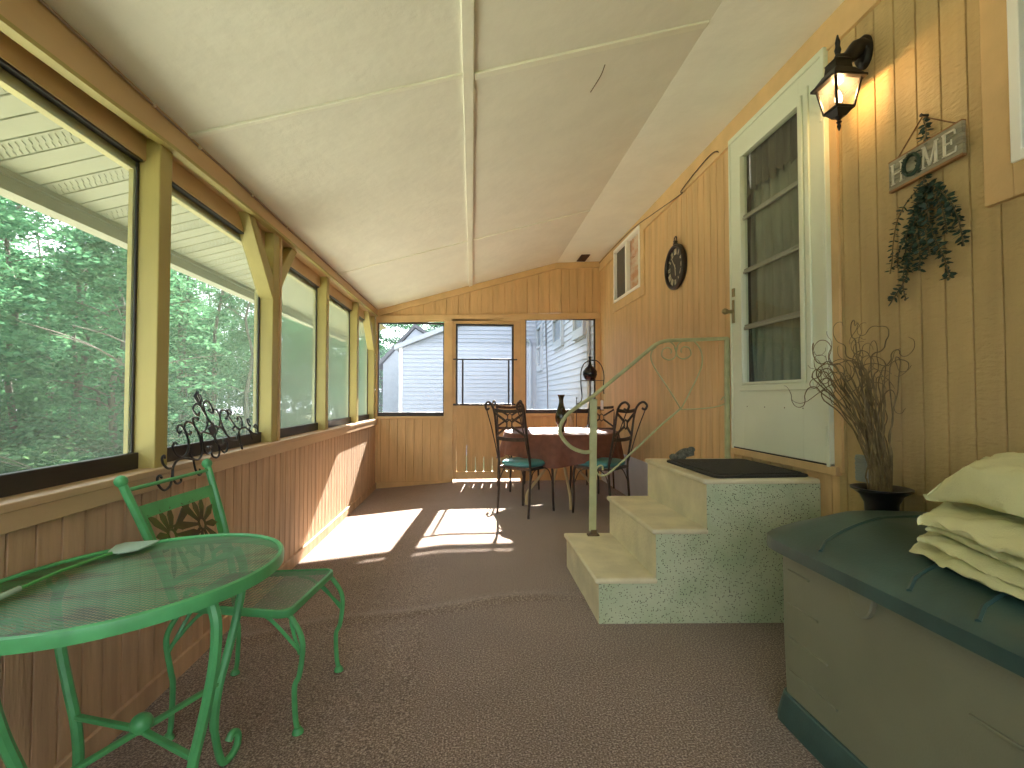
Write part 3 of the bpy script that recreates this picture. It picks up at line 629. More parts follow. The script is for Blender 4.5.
# ---- HOME sign
sg = thing('home_sign', 'small plank sign reading HOME hanging from a string', 'sign', (XR, 1.62, 1.885))
SX = XR - .030
def S(u, v, dx=0):   # u along the sign as read, v up, from its lower left corner
    return Vector((SX - dx, 1.732 - u, 1.822 + v + .035 * u))
SW, SH = .282, .112
for k, (v0, v1) in enumerate(((0, .036), (.038, .073), (.075, .112))):
    m = MB(); m.prism([S(0, v0), S(SW, v0), S(SW, v1), S(0, v1)], (.014, 0, 0)); m.build('plank', 'sign_wood', sg, bevel=.001)
m = MB(); m.prism([S(0, -.004, .001), S(SW, -.004, .001), S(SW, .004, .001), S(0, .004, .001)], (.016, 0, 0)); m.prism([S(0, .110, .001), S(SW, .110, .001), S(SW, .115, .001), S(0, .115, .001)], (.016, 0, 0)); m.build('plank_edge', 'sign_edge', sg)
def strokes(nm, u0, ss):
    m = MB()
    for (a, b_, c, d_, w_) in ss: m.bar(S(u0 + a, b_, .002), S(u0 + c, d_, .002), w_, .004, (0, (d_ - b_), (c - a)) if True else None)
    m.build(nm, 'sign_white', sg)
z0, z1 = .020, .094
strokes('letter', .012, [(.008, z0, .008, z1, .008), (.046, z0, .046, z1, .008), (.008, .057, .046, .057, .005), (0, z0, .017, z0, .004), (0, z1, .017, z1, .004), (.037, z0, .055, z0, .004), (.037, z1, .055, z1, .004)])
strokes('letter', .138, [(.006, z0, .010, z1, .005), (.010, z1, .032, z0, .009), (.032, z0, .054, z1, .005), (.054, z0, .054, z1, .009), (0, z0, .014, z0, .004), (.002, z1, .014, z1, .004), (.046, z0, .064, z0, .004), (.05, z1, .064, z1, .004)])
strokes('letter', .215, [(.008, z0, .008, z1, .009), (0, z0, .046, z0, .005), (0, z1, .044, z1, .005), (.008, .058, .032, .058, .005), (.046, z0, .048, z0 + .017, .004), (.044, z1, .045, z1 - .015, .004), (.032, .049, .032, .067, .004)])
m = MB(); cc = S(.101, .057, .006)
m.tube([cc + Vector((0, .031 * math.cos(a), .036 * math.sin(a))) for a in [2 * PI * k / 26 for k in range(26)]], .0065, 7, True)
for k in range(110):
    a = random.uniform(0, 2 * PI); p0 = cc + Vector((0, .031 * math.cos(a), .036 * math.sin(a))); dv = Vector((random.uniform(-1, .1), random.uniform(-1, 1), random.uniform(-1, 1))).normalized() * random.uniform(.010, .016)
    n_ = dv.orthogonal().normalized() * .004; m.add([p0, p0 + dv * .5 + n_, p0 + dv, p0 + dv * .5 - n_], [(0, 1, 2, 3)])
m.build('wreath', 'leaf_dark', sg)
hk = Vector((XR - .02, 1.598, 2.040))
m = MB(); m.tube([S(.035, .112, -.004), hk, S(SW - .02, .112, -.004)], .0028, 6); m.build('hanging_string', 'rope', sg)
m = MB(); m.lathe([(.006, 0), (.004, -.02), (.007, -.026)], (XR, 1.598, 2.045), 8, 'x'); m.build('nail', 'black_iron', sg)

# ---- greenery behind the sign
gd = thing('eucalyptus_swag', 'dark green eucalyptus swag trailing below the sign', 'garland', (XR, 1.62, 1.9))
def strand(px, dens=.011, ll=.017, x=XR - .022, r=.0022):
    P = [at(a, b_, X=x) for a, b_ in px]; P = cr(P, 10)
    st = MB().tube(P, r, 5).build('stem', 'twig', gd)
    m = MB(); L_ = 0
    for i in range(len(P) - 1):
        L_ += (P[i + 1] - P[i]).length
        while L_ > dens:
            L_ -= dens; t_ = (P[i + 1] - P[i]).normalized(); ph = random.uniform(0, PI)
            for sgn in (-1, 1):
                s_ = Vector((math.cos(ph) * .7, t_.z, -t_.y)); s_ = s_ - t_ * s_.dot(t_)
                s_ = (s_.normalized() * sgn + t_ * random.uniform(.1, .7) + Vector((random.uniform(-.5, .2), 0, 0))).normalized() * ll * random.uniform(1.0, 1.75)
                wv = s_.cross(Vector((random.uniform(-1, 1), random.uniform(-1, 1), random.uniform(-1, 1)))).normalized() * ll * .30
                p = P[i]; m.add([p, p + s_ * .35 + wv, p + s_ * .75 + wv * .8, p + s_, p + s_ * .75 - wv * .8, p + s_ * .35 - wv], [(0, 1, 2, 3, 4, 5)])
    m.build('leaves', 'leaf_dark', st)
strand([(923, 119), (926, 130), (924, 142), (926, 158), (924, 183)], .007, .018)
strand([(920, 186), (905, 205), (897, 222), (893, 245), (892, 262), (890, 274)], .014, .013)
strand([(924, 184), (914, 210), (907, 235), (905, 262), (903, 277)], .008, .015)
strand([(925, 184), (920, 206), (917, 232), (920, 255), (919, 271)], .006, .017)
strand([(926, 184), (923, 200), (914, 225), (910, 250), (907, 275), (897, 293), (890, 304)], .007, .015)
strand([(927, 184), (928, 212), (934, 236), (944, 258), (950, 279)], .006, .017)
strand([(929, 184), (938, 198), (944, 215), (947, 234)], .006, .017)
strand([(930, 183), (946, 196), (956, 212), (961, 230), (964, 246)], .006, .017)
strand([(927, 184), (926, 214), (926, 236), (930, 256)], .006, .016)
strand([(925, 184), (917, 205), (909, 228), (899, 252), (897, 268)], .007, .014)
strand([(904, 276), (903, 287), (906, 300)], .009, .013)
strand([(926, 184), (921, 215), (912, 245), (905, 270)], .007, .015)

# ================================================================ STEPS, RAIL, MAT
st = MB(); SY0, SY1 = 2.22, 2.985
xs = (.57, .835, 1.072); zs = (.205, .430, .660)
st.cur = 1
poly = [(xs[0] + .012, -.01), (1.615, -.01), (1.615, zs[2] - .02), (xs[2] + .012, zs[2] - .02), (xs[2] + .012, zs[1] - .01), (xs[1] + .012, zs[1] - .01), (xs[1] + .012, zs[0] - .01), (xs[0] + .012, zs[0] - .01)]
n = len(poly); o0 = [Vector((x, SY0, z)) for x, z in poly]
st.add(o0, [list(range(n))]); st.add([v + Vector((0, SY1 - SY0, 0)) for v in o0], [list(range(n))[::-1]])
st.cur = 0
o1 = [v + Vector((0, SY1 - SY0, 0)) for v in o0]
st.add(o0 + o1, [(i, (i + 1) % n, n + (i + 1) % n, n + i) for i in range(n)])
for i, (x, z) in enumerate(zip(xs, zs)):
    x1_ = 1.615 if i == 2 else xs[i + 1] + .02
    st.box(x - .006, x1_, SY0 - .004, SY1 + .004, z - .026, z)
for v in st.v: v.y += -.067 * (v.x - .57) + .015
bm_o = st.build('concrete_steps', ['concrete', 'aggregate'], bevel=.010)
tag(bm_o, 'three cream and speckled green concrete steps up to the storm door', 'steps')
RY = 2.93
rl = thing('stair_railing', 'pale green iron handrail with a heart scroll along the steps', 'railing', (.72, RY, .2))
rp = lambda px, py: at(px, py, Y=RY)
m = MB().bar(rp(592.5, 531), rp(593.5, 399), .044, .014, (1, 0, 0)); m.build('post', 'rail', rl, bevel=.002)
m = MB().box(.695, .765, RY - .02, RY + .02, .204, .214); m.box(.715, .75, RY - .012, RY + .012, .205, .24); m.build('foot_plate', 'brown_dark', rl, bevel=.002)
hp = cr([rp(592, 451.5), rp(583, 452), rp(571, 447), rp(562, 437), rp(560, 428), rp(566, 416), rp(577, 407), rp(592, 397)], 6) + cr([rp(592, 397), rp(625, 370), rp(650, 349)], 6)[1:] + cr([rp(652, 347), rp(660, 342.5), rp(668, 340.5)], 4) + [rp(700, 339.5), rp(728, 338.5)]
m = MB(); m.tube(hp, .0115, 8); m.build('handrail', 'rail', rl)
m = MB().bar(rp(727, 338), rp(727.5, 459), .030, .018, (1, 0, 0)); m.build('wall_post', 'rail', rl, bevel=.002)
m = MB().tube(cr([rp(603, 470), rp(602, 466), rp(599, 466), rp(596, 470), rp(599, 475), rp(606, 475), rp(613, 470)], 5) + [rp(640, 445), rp(660, 426), rp(680.6, 408.5)], .0062, 7); m.build('lower_bar', 'rail', rl)
m = MB().tube(cr([rp(680.6, 409.5), rp(695, 409), rp(712, 407.5), rp(722, 405), rp(726, 402), rp(724, 397), rp(721, 400)], 6), .004, 7); m.build('lower_bar', 'rail', rl)
m = MB()
m.tube(cr([rp(681, 409), rp(668, 388), rp(656, 370), rp(651, 359), rp(652, 351), rp(656, 347)], 6), .0045, 7)
m.tube(cr([rp(681, 409), rp(692, 388), rp(701, 368), rp(702, 356), rp(699, 347), rp(694, 341)], 6), .0045, 7)
def sp(cx, cy_0, d):
    return cr([rp(676 + d * 0, 352), rp(cx - d * 2, 345) if False else rp(676 - d * 1.5, 347)] + [rp(cx + d * rr * math.cos(a), cy_0 + rr * math.sin(a)) for a, rr in ((-.2, 7.6), (.7, 7.8), (1.6, 8.0), (2.6, 8.2), (3.5, 6.5), (4.4, 4.6), (5.3, 3.2), (6.2, 2.6), (7.0, 2.2))], 5)
m.tube(sp(669, 352, 1), .0042, 7); m.tube(sp(683.5, 351, -1), .0042, 7)
m.tube(cr([rp(676, 352), rp(674, 345), rp(669, 341)], 5), .0042, 7); m.tube(cr([rp(676, 352), rp(678, 345), rp(682, 341)], 5), .0042, 7)
m.build('heart_scroll', 'rail', rl)
# mat with rounded corners
def rounded(x0, x1, y0, y1, r, n=6):
    out = []
    for cx, cy0, a0 in ((x1 - r, y0 + r, -PI / 2), (x1 - r, y1 - r, 0), (x0 + r, y1 - r, PI / 2), (x0 + r, y0 + r, PI)):
        out += [(cx + r * math.cos(a0 + PI / 2 * k / n), cy0 + r * math.sin(a0 + PI / 2 * k / n)) for k in range(n + 1)]
    return out
mo = thing('doormat', 'charcoal ribbed doormat on the top step', 'doormat', (1.36, 2.55, .66))
MB().prism([(x, y, .661) for x, y in rounded(1.125, 1.60, 2.20, 2.80, .04)], (0, 0, .012)).build('rubber_border', 'mat_black', mo, bevel=.004)
MB().prism([(x, y, .672) for x, y in rounded(1.15, 1.585, 2.23, 2.77, .03)], (0, 0, .007)).build('pile', 'mat_black', mo, bevel=.003)
m = MB(); sc_ = Vector((1.255, 2.87, .661))
m.grid(lambda u, v: sc_ + Vector((-.062 + .135 * u, .036 * math.cos(v * PI) * (.6 + .4 * math.sin(u * PI)) , (.006 + .052 * math.sin(min(1, u * 1.25) * PI * .62)) * (math.sin(v * PI) * .85 + .15) + .02 * u)), 18, 12)
m.ball(sc_ + Vector((.066, 0, .062)), .022, 12, (1, 1, .8)); m.ball(sc_ + Vector((-.045, 0, .018)), .026, 12, (1, 1.1, .8)); m.ball(sc_ + Vector((0.0, 0, .026)), .036, 12, (1, .9, .8))
so = m.build('garden_stone', 'stone', ang=60); tag(so, 'small grey speckled stone ornament at the far corner of the doormat', 'stone ornament')

# ================================================================ DECK BOX
bx = thing('deck_box', 'green lidded plastic deck box against the house wall', 'storage box', (1.3, .9, 0))
def bowed(x0, x1, y0, y1, bow, r, n=7):
    """plan outline: back edge straight at x1, ends gently bowed, front corners rounded"""
    out = [(x1, y0), (x0 + r, y0 - bow * .4)]
    out += [(x0 + r - r * math.sin(PI / 2 * k / n), y0 + r - r * math.cos(PI / 2 * k / n)) for k in range(1, n + 1)]
    out += [(x0 - .012 * math.sin(PI * k / 8), y0 + r + (y1 - y0 - 2 * r) * k / 8) for k in range(1, 8)]
    out += [(x0 + r - r * math.cos(PI / 2 * k / n), y1 - r + r * math.sin(PI / 2 * k / n)) for k in range(n + 1)]
    out += [(x0 + (x1 - x0) * .6, y1 + bow), (x1, y1 + bow * .8)]
    return out
bo = [(1.015, .30), (1.565, .30), (1.565, 1.55), (1.015, 1.55)]
def ring_loft(mb, rings):
    n = len(rings[0]); vs = [v for r_ in rings for v in r_]
    fs = [(i * n + k, i * n + (k + 1) % n, (i + 1) * n + (k + 1) % n, (i + 1) * n + k) for i in range(len(rings) - 1) for k in range(n)]
    mb.add(vs, fs + [list(range(n))[::-1], [(len(rings) - 1) * n + k for k in range(n)]])
m = MB(); R0 = rounded(1.005, 1.575, .30, 1.54, .022)
def scaled(R_, k, dz): return [(1.30 + (x - 1.30) * k, .915 + (y - .915) * (1 - (1 - k) * .45), dz) for x, y in R_]
ring_loft(m, [scaled(R0, .985, .075), scaled(R0, 1.0, .30), scaled(R0, 1.0, .545)])
m.build('body', 'box_beige', bx, ang=50)
m = MB()
R1 = rounded(.995, 1.58, .28, 1.555, .04)
ring_loft(m, [scaled(R1, 1.03, .0), scaled(R1, 1.03, .025), scaled(R1, .985, .095)]); m.build('base', 'box_green', bx, ang=50, bevel=.004)
m = MB()
def box_rib(ya, yb, z): MB().bar((1.004, ya, z), (1.004, yb, z), .007, .008).build('panel_rib', 'box_beige', bx, bevel=.002)
for k in range(4):
    z = .175 + .105 * k
    box_rib(1.50, 1.40 - .035 * (3 - k), z); box_rib(.36, .52 - .02 * k, z)
for k in range(2): box_rib(.93 - .05 * k, .66 - .05 * k, .455 - .095 * (k + .6))
m = MB(); m.add([(1.0035, 1.265, .548), (1.0035, 1.115, .548), (1.0035, 1.15, .495), (1.0035, 1.175, .485), (1.0035, 1.205, .485), (1.0035, 1.235, .495)], [(0, 1, 2, 3, 4, 5)])
m.prism([(.988, 1.19 + .04 * math.cos(a), .545 + .07 * math.sin(a)) for a in [PI + PI * k / 10 for k in range(11)]], (.019, 0, 0)); m.build('latch_recess', 'box_beige', bx, bevel=.004)
LY0, LY1, LX0, LX1 = .26, 1.575, .970, 1.60
def lid_pt(u, v):
    """u front to back, v along; corners drawn in, crown domed"""
    y = LY0 + (LY1 - LY0) * v
    x = LX0 + .012 * max(0, 1 - min(v, 1 - v) * 18) ** 2 + (LX1 - LX0) * u
    y += (v - .5) * .13 * math.sin(min(1, u * 1.05) * PI) ** .8
    dome = .080 * min(1, max(0, (x - LX0) / .30)) ** .62 * min(1, .55 + min(v, 1 - v) * 8)
    return Vector((x, y, .580 + dome))
m = MB(); nu, nv = 26, 60
m.grid(lid_pt, nu, nv)
lp = [lid_pt(0, j / nv) for j in range(nv + 1)] ; rim = [lid_pt(i / nu, 0) for i in range(nu, -1, -1)] + lp[1:] + [lid_pt(i / nu, 1) for i in range(1, nu + 1)]
k = len(rim)
m.add(rim + [Vector((p.x, p.y, .545)) for p in rim], [(i, i + 1, k + i + 1, k + i) for i in range(k - 1)])
bot = [Vector((p.x, p.y, .545)) for p in rim]; m.add(bot, [list(range(k))])
m.build('lid', 'box_green', bx, ang=40, bevel=.006)
m = MB()
for y in (.45, .68, .90, 1.05, 1.33):
    P = []
    for q in range(14):
        u = .04 + .93 * q / 13; p = lid_pt(u, (y + .10 * math.sqrt(q / 13) - LY0) / (LY1 - LY0)); P.append(p + Vector((0, 0, .000)))
    m.tube(P, .006, 6)
m.build('lid_rib', 'box_rib', bx)

# ---- folded covers on the box
def folded(name, label, x0, x1, y0, y1, z0, layers, seed, tops):
    rnd = random.Random(seed); t_ = thing(name, label, 'folded cover', ((x0 + x1) / 2, (y0 + y1) / 2, z0))
    z = z0
    for k in range(layers):
        h = tops[k]; zz = z; ox = rnd.uniform(-.015, .015); sd = rnd.uniform(0, 50); dr = .035 * (layers - k) / layers
        cx, cy0 = (x0 + x1) / 2, (y0 + y1) / 2; ax, ay = (x1 - x0) / 2 - .006 * k, (y1 - y0) / 2 - .012 * k
        def sec(u, v, zz=zz, h=h, ox=ox, sd=sd, ax=ax, ay=ay):
            a = 2 * PI * u; b_ = -PI / 2 + PI * v
            ca, sa = math.cos(a), math.sin(a); p = 3.2
            sx = math.copysign(abs(ca) ** (2 / p), ca); sy = math.copysign(abs(sa) ** (2 / p), sa)
            cb = max(0, math.cos(b_)) ** .45; sb_ = math.copysign(abs(math.sin(b_)) ** .8, math.sin(b_))
            w = noise.noise(Vector((sx * 3 + sd, sy * 3, sb_))) * .022 + noise.noise(Vector((sx * 9 + sd, sy * 9, sb_ * 3))) * .007
            return Vector((cx + ox + (ax + w) * sx * cb, cy0 + (ay + w) * sy * cb, zz + h / 2 + h / 2 * sb_ + w * .45 * cb))
        MB().grid(sec, 72, 18).build('fold', 'cloth_sage', t_, ang=80)
        z += h * .80
    return t_
def cover_piece(name, parent, zfun, hfun, outline, seed, extra=0.012, edge=.5):
    """a soft folded slab over an outline in plan (list of x, y), top height hfun, bottom height zfun"""
    cx = sum(p[0] for p in outline) / len(outline); cy0 = sum(p[1] for p in outline) / len(outline)
    O = cr([(x, y, 0) for x, y in outline], 16, True); n = len(O); vs = []; K = 30
    rings = []
    for j in range(K + 1):
        v = j / K; b_ = -PI / 2 + PI * v; k = max(0.0, math.cos(b_)) ** edge; sb_ = math.sin(b_)
        ring = []
        for i, p in enumerate(O):
            x = cx + (p.x - cx) * k; y = cy0 + (p.y - cy0) * k
            lo, hi = zfun(x, y), hfun(x, y)
            w = noise.noise(Vector((x * 10 + seed, y * 6, sb_ * 1.5))) * extra + abs(noise.noise(Vector((x * 30 + y * 9 + seed, y * 7, sb_ * 2)))) * extra * .75 - abs(noise.noise(Vector((x * 16 - y * 22 + seed, y * 9 + x * 6, sb_ * 1.2)))) * extra * .6 + noise.noise(Vector((x * 55 + seed, y * 22, sb_ * 4))) * extra * .14
            e = math.copysign(abs(sb_) ** .7, sb_)
            z = (lo + hi) / 2 + (hi - lo) / 2 * e
            if sb_ > -.2: z += w
            ring.append(Vector((x + w * .8 * k, y + w * k, z)))
        rings.append(ring)
    m = MB(); vs = [v for r_ in rings for v in r_]
    m.add(vs, [(j * n + i, j * n + (i + 1) % n, (j + 1) * n + (i + 1) % n, (j + 1) * n + i) for j in range(K) for i in range(n)] + [list(range(n))[::-1], [K * n + i for i in range(n)]])
    return m.build(name, 'cloth_sage', parent, ang=75)
lidz = lambda x, y: .582 + .080 * min(1, max(0, (x - LX0) / .30)) ** .62
fc = thing('folded_cover', 'wrinkled sage cover folded in layers on the deck box lid', 'folded cover', (1.35, .95, .66))
o1_ = [(1.118, 1.175), (1.12, 1.155), (1.085, .98), (1.07, .78), (1.10, .52), (1.35, .45), (1.56, .50), (1.58, .90), (1.56, 1.06), (1.40, 1.17), (1.25, 1.21)]
for k in range(4):
    g = .012 * k
    cover_piece('fold', fc, lambda x, y, k=k: lidz(x, y) + .004 + .024 * k + .004 * math.sin(y * 11 + k), lambda x, y, k=k: lidz(x, y) + .034 + .024 * k + .006 * math.sin(y * 9 + 2 * k),
                [(x + (1.35 - x) * .05 * k * (1 if k < 3 else .4), y + (.9 - y) * .04 * k * (1 if k < 3 else .3)) for x, y in o1_], 3 + 7 * k, .015, .62)
fc2 = thing('cushion_cover', 'smooth sage cover bundle topmost on the deck box', 'folded cover', (1.38, .95, .76))
o2_ = [(1.195, 1.205), (1.195, 1.185), (1.165, 1.0), (1.15, .74), (1.18, .52), (1.42, .47), (1.57, .55), (1.585, .9), (1.57, 1.05), (1.46, 1.14), (1.33, 1.20)]
cover_piece('bundle', fc2, lambda x, y: lidz(x, y) + .108, lambda x, y: lidz(x, y) + .120 + .125 * min(1, max(0, (1.23 - y) / .13)) * min(1, max(.25, (x - 1.10) / .08)), o2_, 41, .020, .8)

# ================================================================ VASE AND TWIGS
VX, VY = 1.518, 1.715
m = MB(); m.lathe([(.001, .0), (.062, .0), (.066, .012), (.060, .03), (.075, .12), (.094, .24), (.096, .34), (.086, .45), (.062, .53), (.052, .60), (.054, .645), (.068, .675), (.090, .692), (.097, .697), (.097, .703), (.088, .703), (.060, .685), (.048, .67), (.048, .60)], (VX, VY, 0), 40, caps=False)
vs_ = m.build('floor_vase', 'vase_black', ang=50); tag(vs_, 'tall black flared floor vase holding dried twigs', 'vase')
def twig(seed, lean, hgt, curl):
    rnd = random.Random(seed); P = []; x = rnd.uniform(-.028, .028); y = rnd.uniform(-.028, .028)
    P.append(Vector((x * .4, y * .4, .05)))
    P.append(Vector((x, y, .66)))
    n = 9; dx, dy = lean
    for k in range(1, n + 1):
        t_ = k / n
        P.append(Vector((x + dx * t_ ** 1.8 + rnd.uniform(-.006, .006), y + dy * t_ ** 1.8 + rnd.uniform(-.008, .008), .66 + hgt * t_ ** .92)))
    p = P[-1].copy(); a = rnd.uniform(0, 2 * PI); rr = rnd.uniform(.02, .045) ; pl_ = Vector((rnd.uniform(-.35, .1), 1, rnd.uniform(-.2, .2))).normalized()
    up_ = Vector((0, 0, 1)); d_ = (P[-1] - P[-2]).normalized(); q = d_.copy(); sg_ = rnd.choice((-1, 1)); ax = Vector((1, rnd.uniform(-.4, .4), rnd.uniform(-.4, .4))).normalized()
    for k in range(curl):
        q = Matrix.Rotation(sg_ * rnd.uniform(.12, .52), 3, ax) @ q
        if rnd.random() < .12: sg_ = -sg_
        p = p + q * rnd.uniform(.007, .014); P.append(p.copy())
    for v in P:
        v.x = min(v.x, XR - VX - .008)
    C = cr(P, 4); m_ = len(C)
    return MB().tube(C, [.0027 * (1 - .85 * i / m_) + .0004 for i in range(m_)], 5)
protos = []
specs = []
for k in range(48):
    y = random.gauss(.085, .06); specs.append((100 + k, (random.uniform(-.06, .03), max(-.05, min(.22, y))), random.uniform(.38, .52), random.choice((4, 10, 18, 28))))
specs += [(301, (-.06, .24), .46, 34), (302, (-.05, .27), .40, 30), (303, (.0, .05), .58, 34), (304, (-.03, -.02), .52, 34), (305, (-.02, -.06), .48, 24), (306, (-.08, .22), .46, 34), (307, (-.04, .25), .36, 36)]
for sd, le, hg, cu_ in specs:
    o = twig(sd, le, hg, cu_).build('curly_twig', 'twig', off=Vector((0, 0, 0))); o.location = (VX, VY, 0)
    tag(o, 'thin curly brown twig standing in the black floor vase', 'twig', 'dried curly twigs in the floor vase')

# ================================================================ GREEN TABLE, CHAIR, SWATTER
TC = Vector((-.830, 1.29, .606)); TR = .335; TIL = .06
tb = thing('bistro_table', 'round green metal mesh table under the left screens', 'table', (TC.x, TC.y, -.04))
def TT(dx, dy, dz=0): return Vector((TC.x + dx - dz * TIL, TC.y + dy, TC.z + dz + TIL * dx))
m = MB(); vs = [TT(0, 0, 0)]
m.add([TT(TR * .985 * r_ * math.cos(2 * PI * k / 64), TR * .985 * r_ * math.sin(2 * PI * k / 64), -.004) for r_ in (.001, .5, 1) for k in range(64)], [(i * 64 + k, i * 64 + (k + 1) % 64, (i + 1) * 64 + (k + 1) % 64, (i + 1) * 64 + k) for i in range(2) for k in range(64)])
top = m.build('mesh_tabletop', 'mesh_top', tb)
m = MB(); pr = [(TR - .012, .0), (TR - .006, .004), (TR, .001), (TR + .002, -.008), (TR, -.026), (TR - .006, -.027), (TR - .006, -.006), (TR - .012, -.004)]
q = [[TT(r_ * math.cos(2 * PI * k / 72), r_ * math.sin(2 * PI * k / 72), z) for r_, z in pr] for k in range(72)]; nn = len(pr)
m.add([v for r_ in q for v in r_], [(k * nn + i, k * nn + (i + 1) % nn, ((k + 1) % 72) * nn + (i + 1) % nn, ((k + 1) % 72) * nn + i) for k in range(72) for i in range(nn)]); m.build('rim', 'green_paint', tb)
LEGA = [math.radians(a) for a in (65, -31, 162, 245)]
LC = Vector((-.818, 1.312, 0))
for a in LEGA:
    ca, sa = math.cos(a), math.sin(a)
    zf = lambda r_: floor_z(LC.x + r_ * ca) + .012
    prof_ = [(.265, .575), (.288, .52), (.286, .46), (.266, .37), (.238, .28), (.212, .20), (.200, .12), (.205, .06)]
    P = [Vector((LC.x + r_ * ca, LC.y + r_ * sa, z + (TIL * r_ * ca if z > .5 else 0))) for r_, z in prof_]
    P += [Vector((LC.x + r_ * ca, LC.y + r_ * sa, zf(r_) + z)) for r_, z in ((.225, .008), (.252, .0), (.276, .020), (.278, .052), (.260, .066), (.246, .05))]
    C = cr(P, 6); m = MB().tube(C, [.0125 if i < 40 else .0105 for i in range(len(C))], 8); lg = m.build('leg', 'green_paint', tb)
    m = MB(); c0 = P[0]; m.tube([Vector((TC.x + (.245 - .03 * math.cos(t_)) * ca, TC.y + (.245 - .03 * math.cos(t_)) * sa, .578 + TIL * .245 * ca + .018 * math.sin(t_))) for t_ in [2 * PI * k / 16 for k in range(16)]], .006, 6, True); m.build('ring', 'green_paint', lg)
m = MB()
for a in LEGA:
    ca, sa = math.cos(a), math.sin(a); m.bar((LC.x, LC.y, .212 + .0003 * a), (LC.x + .212 * ca, LC.y + .212 * sa, .212 + .0003 * a), .012, .016)
m.ball((LC.x, LC.y, .228), .026, 14, (1, 1, .95)); m.build('stretcher', 'green_paint', tb, bevel=.003)
# swatter
sw = thing('fly_swatter', 'pale green fly swatter lying across the mesh table', 'fly swatter', TT(-.1, 0, 0))
def onT(px, py, dz):
    # point of the table plane under a pixel
    d_ = _F + _R * ((px - 512) / F) + _U * ((384 - py) / F); c0 = Vector((0, 0, H)); n_ = Vector((-TIL, 0, 1)).normalized(); t_ = (TT(0, 0, 0) - c0).dot(n_) / d_.dot(n_)
    return c0 + d_ * t_ + n_ * dz
A, B_ = onT(110, 557, .010), onT(-60, 620, .012)
P = [onT(108, 556.5, .010), onT(116, 549.5, .010), onT(126, 546.8, .010), onT(160, 544, .009), onT(150, 548.5, .007), onT(138, 553.5, .007), onT(118, 557.5, .008)]
MB().prism(P, (0, 0, .004)).build('paddle', 'swatter', sw, bevel=.001)
MB().tube([onT(112, 556.8, .011), onT(60, 576, .012), onT(18, 594, .011)], .0042, 6).build('handle', 'swatter_green', sw)
MB().tube([onT(19, 593.6, .011), onT(0, 602.5, .011), onT(-45, 623, .011)], .0070, 8).build('grip', 'swatter', sw)
# chair
fx, fy = Vector((.995, -.10, 0)), Vector((.10, .995, 0))
CO = Vector((-.744, 1.822, 0))
gc = thing('bistro_chair', 'green metal mesh chair with a cut petal back', 'chair', (CO.x, CO.y, floor_z(CO.x)))
def CP(f_, s_, z): return CO + fx * f_ + fy * s_ + Vector((0, 0, z))
SZ = .362
so_ = []
for (cx, cy0, a0) in ((.19, -.19, -PI / 2), (.19, .19, 0), (-.195, .15, PI / 2), (-.195, -.15, PI)):
    r_ = .035; so_ += [CP(cx - (r_ if cx > 0 else -r_) + r_ * math.cos(a0 + PI / 2 * k / 5), cy0 + (r_ if cy0 < 0 else -r_) + r_ * math.sin(a0 + PI / 2 * k / 5), SZ) for k in range(6)]
cc_ = CP(0, 0, SZ - .004); m = MB(); ns = len(so_)
m.add([cc_ + (p - cc_) * k for k in (.02, 1) for p in so_], [(i, (i + 1) % ns, ns + (i + 1) % ns, ns + i) for i in range(ns)]); m.build('mesh_seat', 'mesh_seat', gc)
m = MB(); pr = [(-.005, .006), (.004, .004), (.006, -.012), (.002, -.020), (-.004, -.018), (-.004, -.002)]
ctr = sum(so_, Vector((0, 0, 0))) / ns
rings = []
for p in so_:
    o_ = (p - ctr); o_.z = 0; o_.normalize(); rings.append([p + o_ * a + Vector((0, 0, b_)) for a, b_ in pr])
nn = len(pr); m.add([v for r_ in rings for v in r_], [(k * nn + i, k * nn + (i + 1) % nn, ((k + 1) % ns) * nn + (i + 1) % nn, ((k + 1) % ns) * nn + i) for k in range(ns) for i in range(nn)]); m.build('seat_rim', 'green_paint', gc)
def gleg(f_, s_, ff, sf):
    foot = CP(ff, sf, 0); zf = floor_z(foot.x)
    P = [CP(f_, s_, SZ - .012), CP(f_ + (ff - f_) * .55, s_ + (sf - s_) * .55, SZ - .035), CP(ff + .012 * (1 if ff > 0 else -1), sf, SZ - .10), CP(ff + .004, sf, SZ - .2), CP(ff - .012 * (1 if ff > 0 else -1), sf, .12), CP(ff - .008 * (1 if ff > 0 else -1), sf, .05 + zf), CP(ff, sf, zf + .012)]
    lg = MB().tube(cr(P, 6), .0085, 8).build('leg', 'green_paint', gc)
    MB().lathe([(.010, .020), (.016, .012), (.018, .003), (.012, .0)], foot + Vector((0, 0, zf)), 12).build('foot', 'green_paint', lg)
    br = cr([CP(f_ - .11 * (1 if ff > 0 else -1), s_ * .98, SZ - .014), CP(f_ - .05 * (1 if ff > 0 else -1), s_, SZ - .035), CP(ff + .004 * (1 if ff > 0 else -1), sf, SZ - .13)], 5); MB().tube(br, .006, 6).build('leg_brace', 'green_paint', lg)
    br = cr([CP(f_, s_ * .45, SZ - .014), CP(f_, s_ * .8, SZ - .045), CP(ff + .004 * (1 if ff > 0 else -1), sf, SZ - .14)], 5); MB().tube(br, .006, 6).build('leg_brace', 'green_paint', lg)
gleg(.17, -.165, .215, -.172); gleg(.17, .165, .215, .176)
gleg(-.18, -.14, -.205, -.165); gleg(-.18, .14, -.205, .20)
fin = [at(121, 481.5, X=-1.075), at(207, 463.5, X=-1.035)]; bot = [CP(-.192, -.155, SZ - .005), CP(-.192, .155, SZ - .005)]
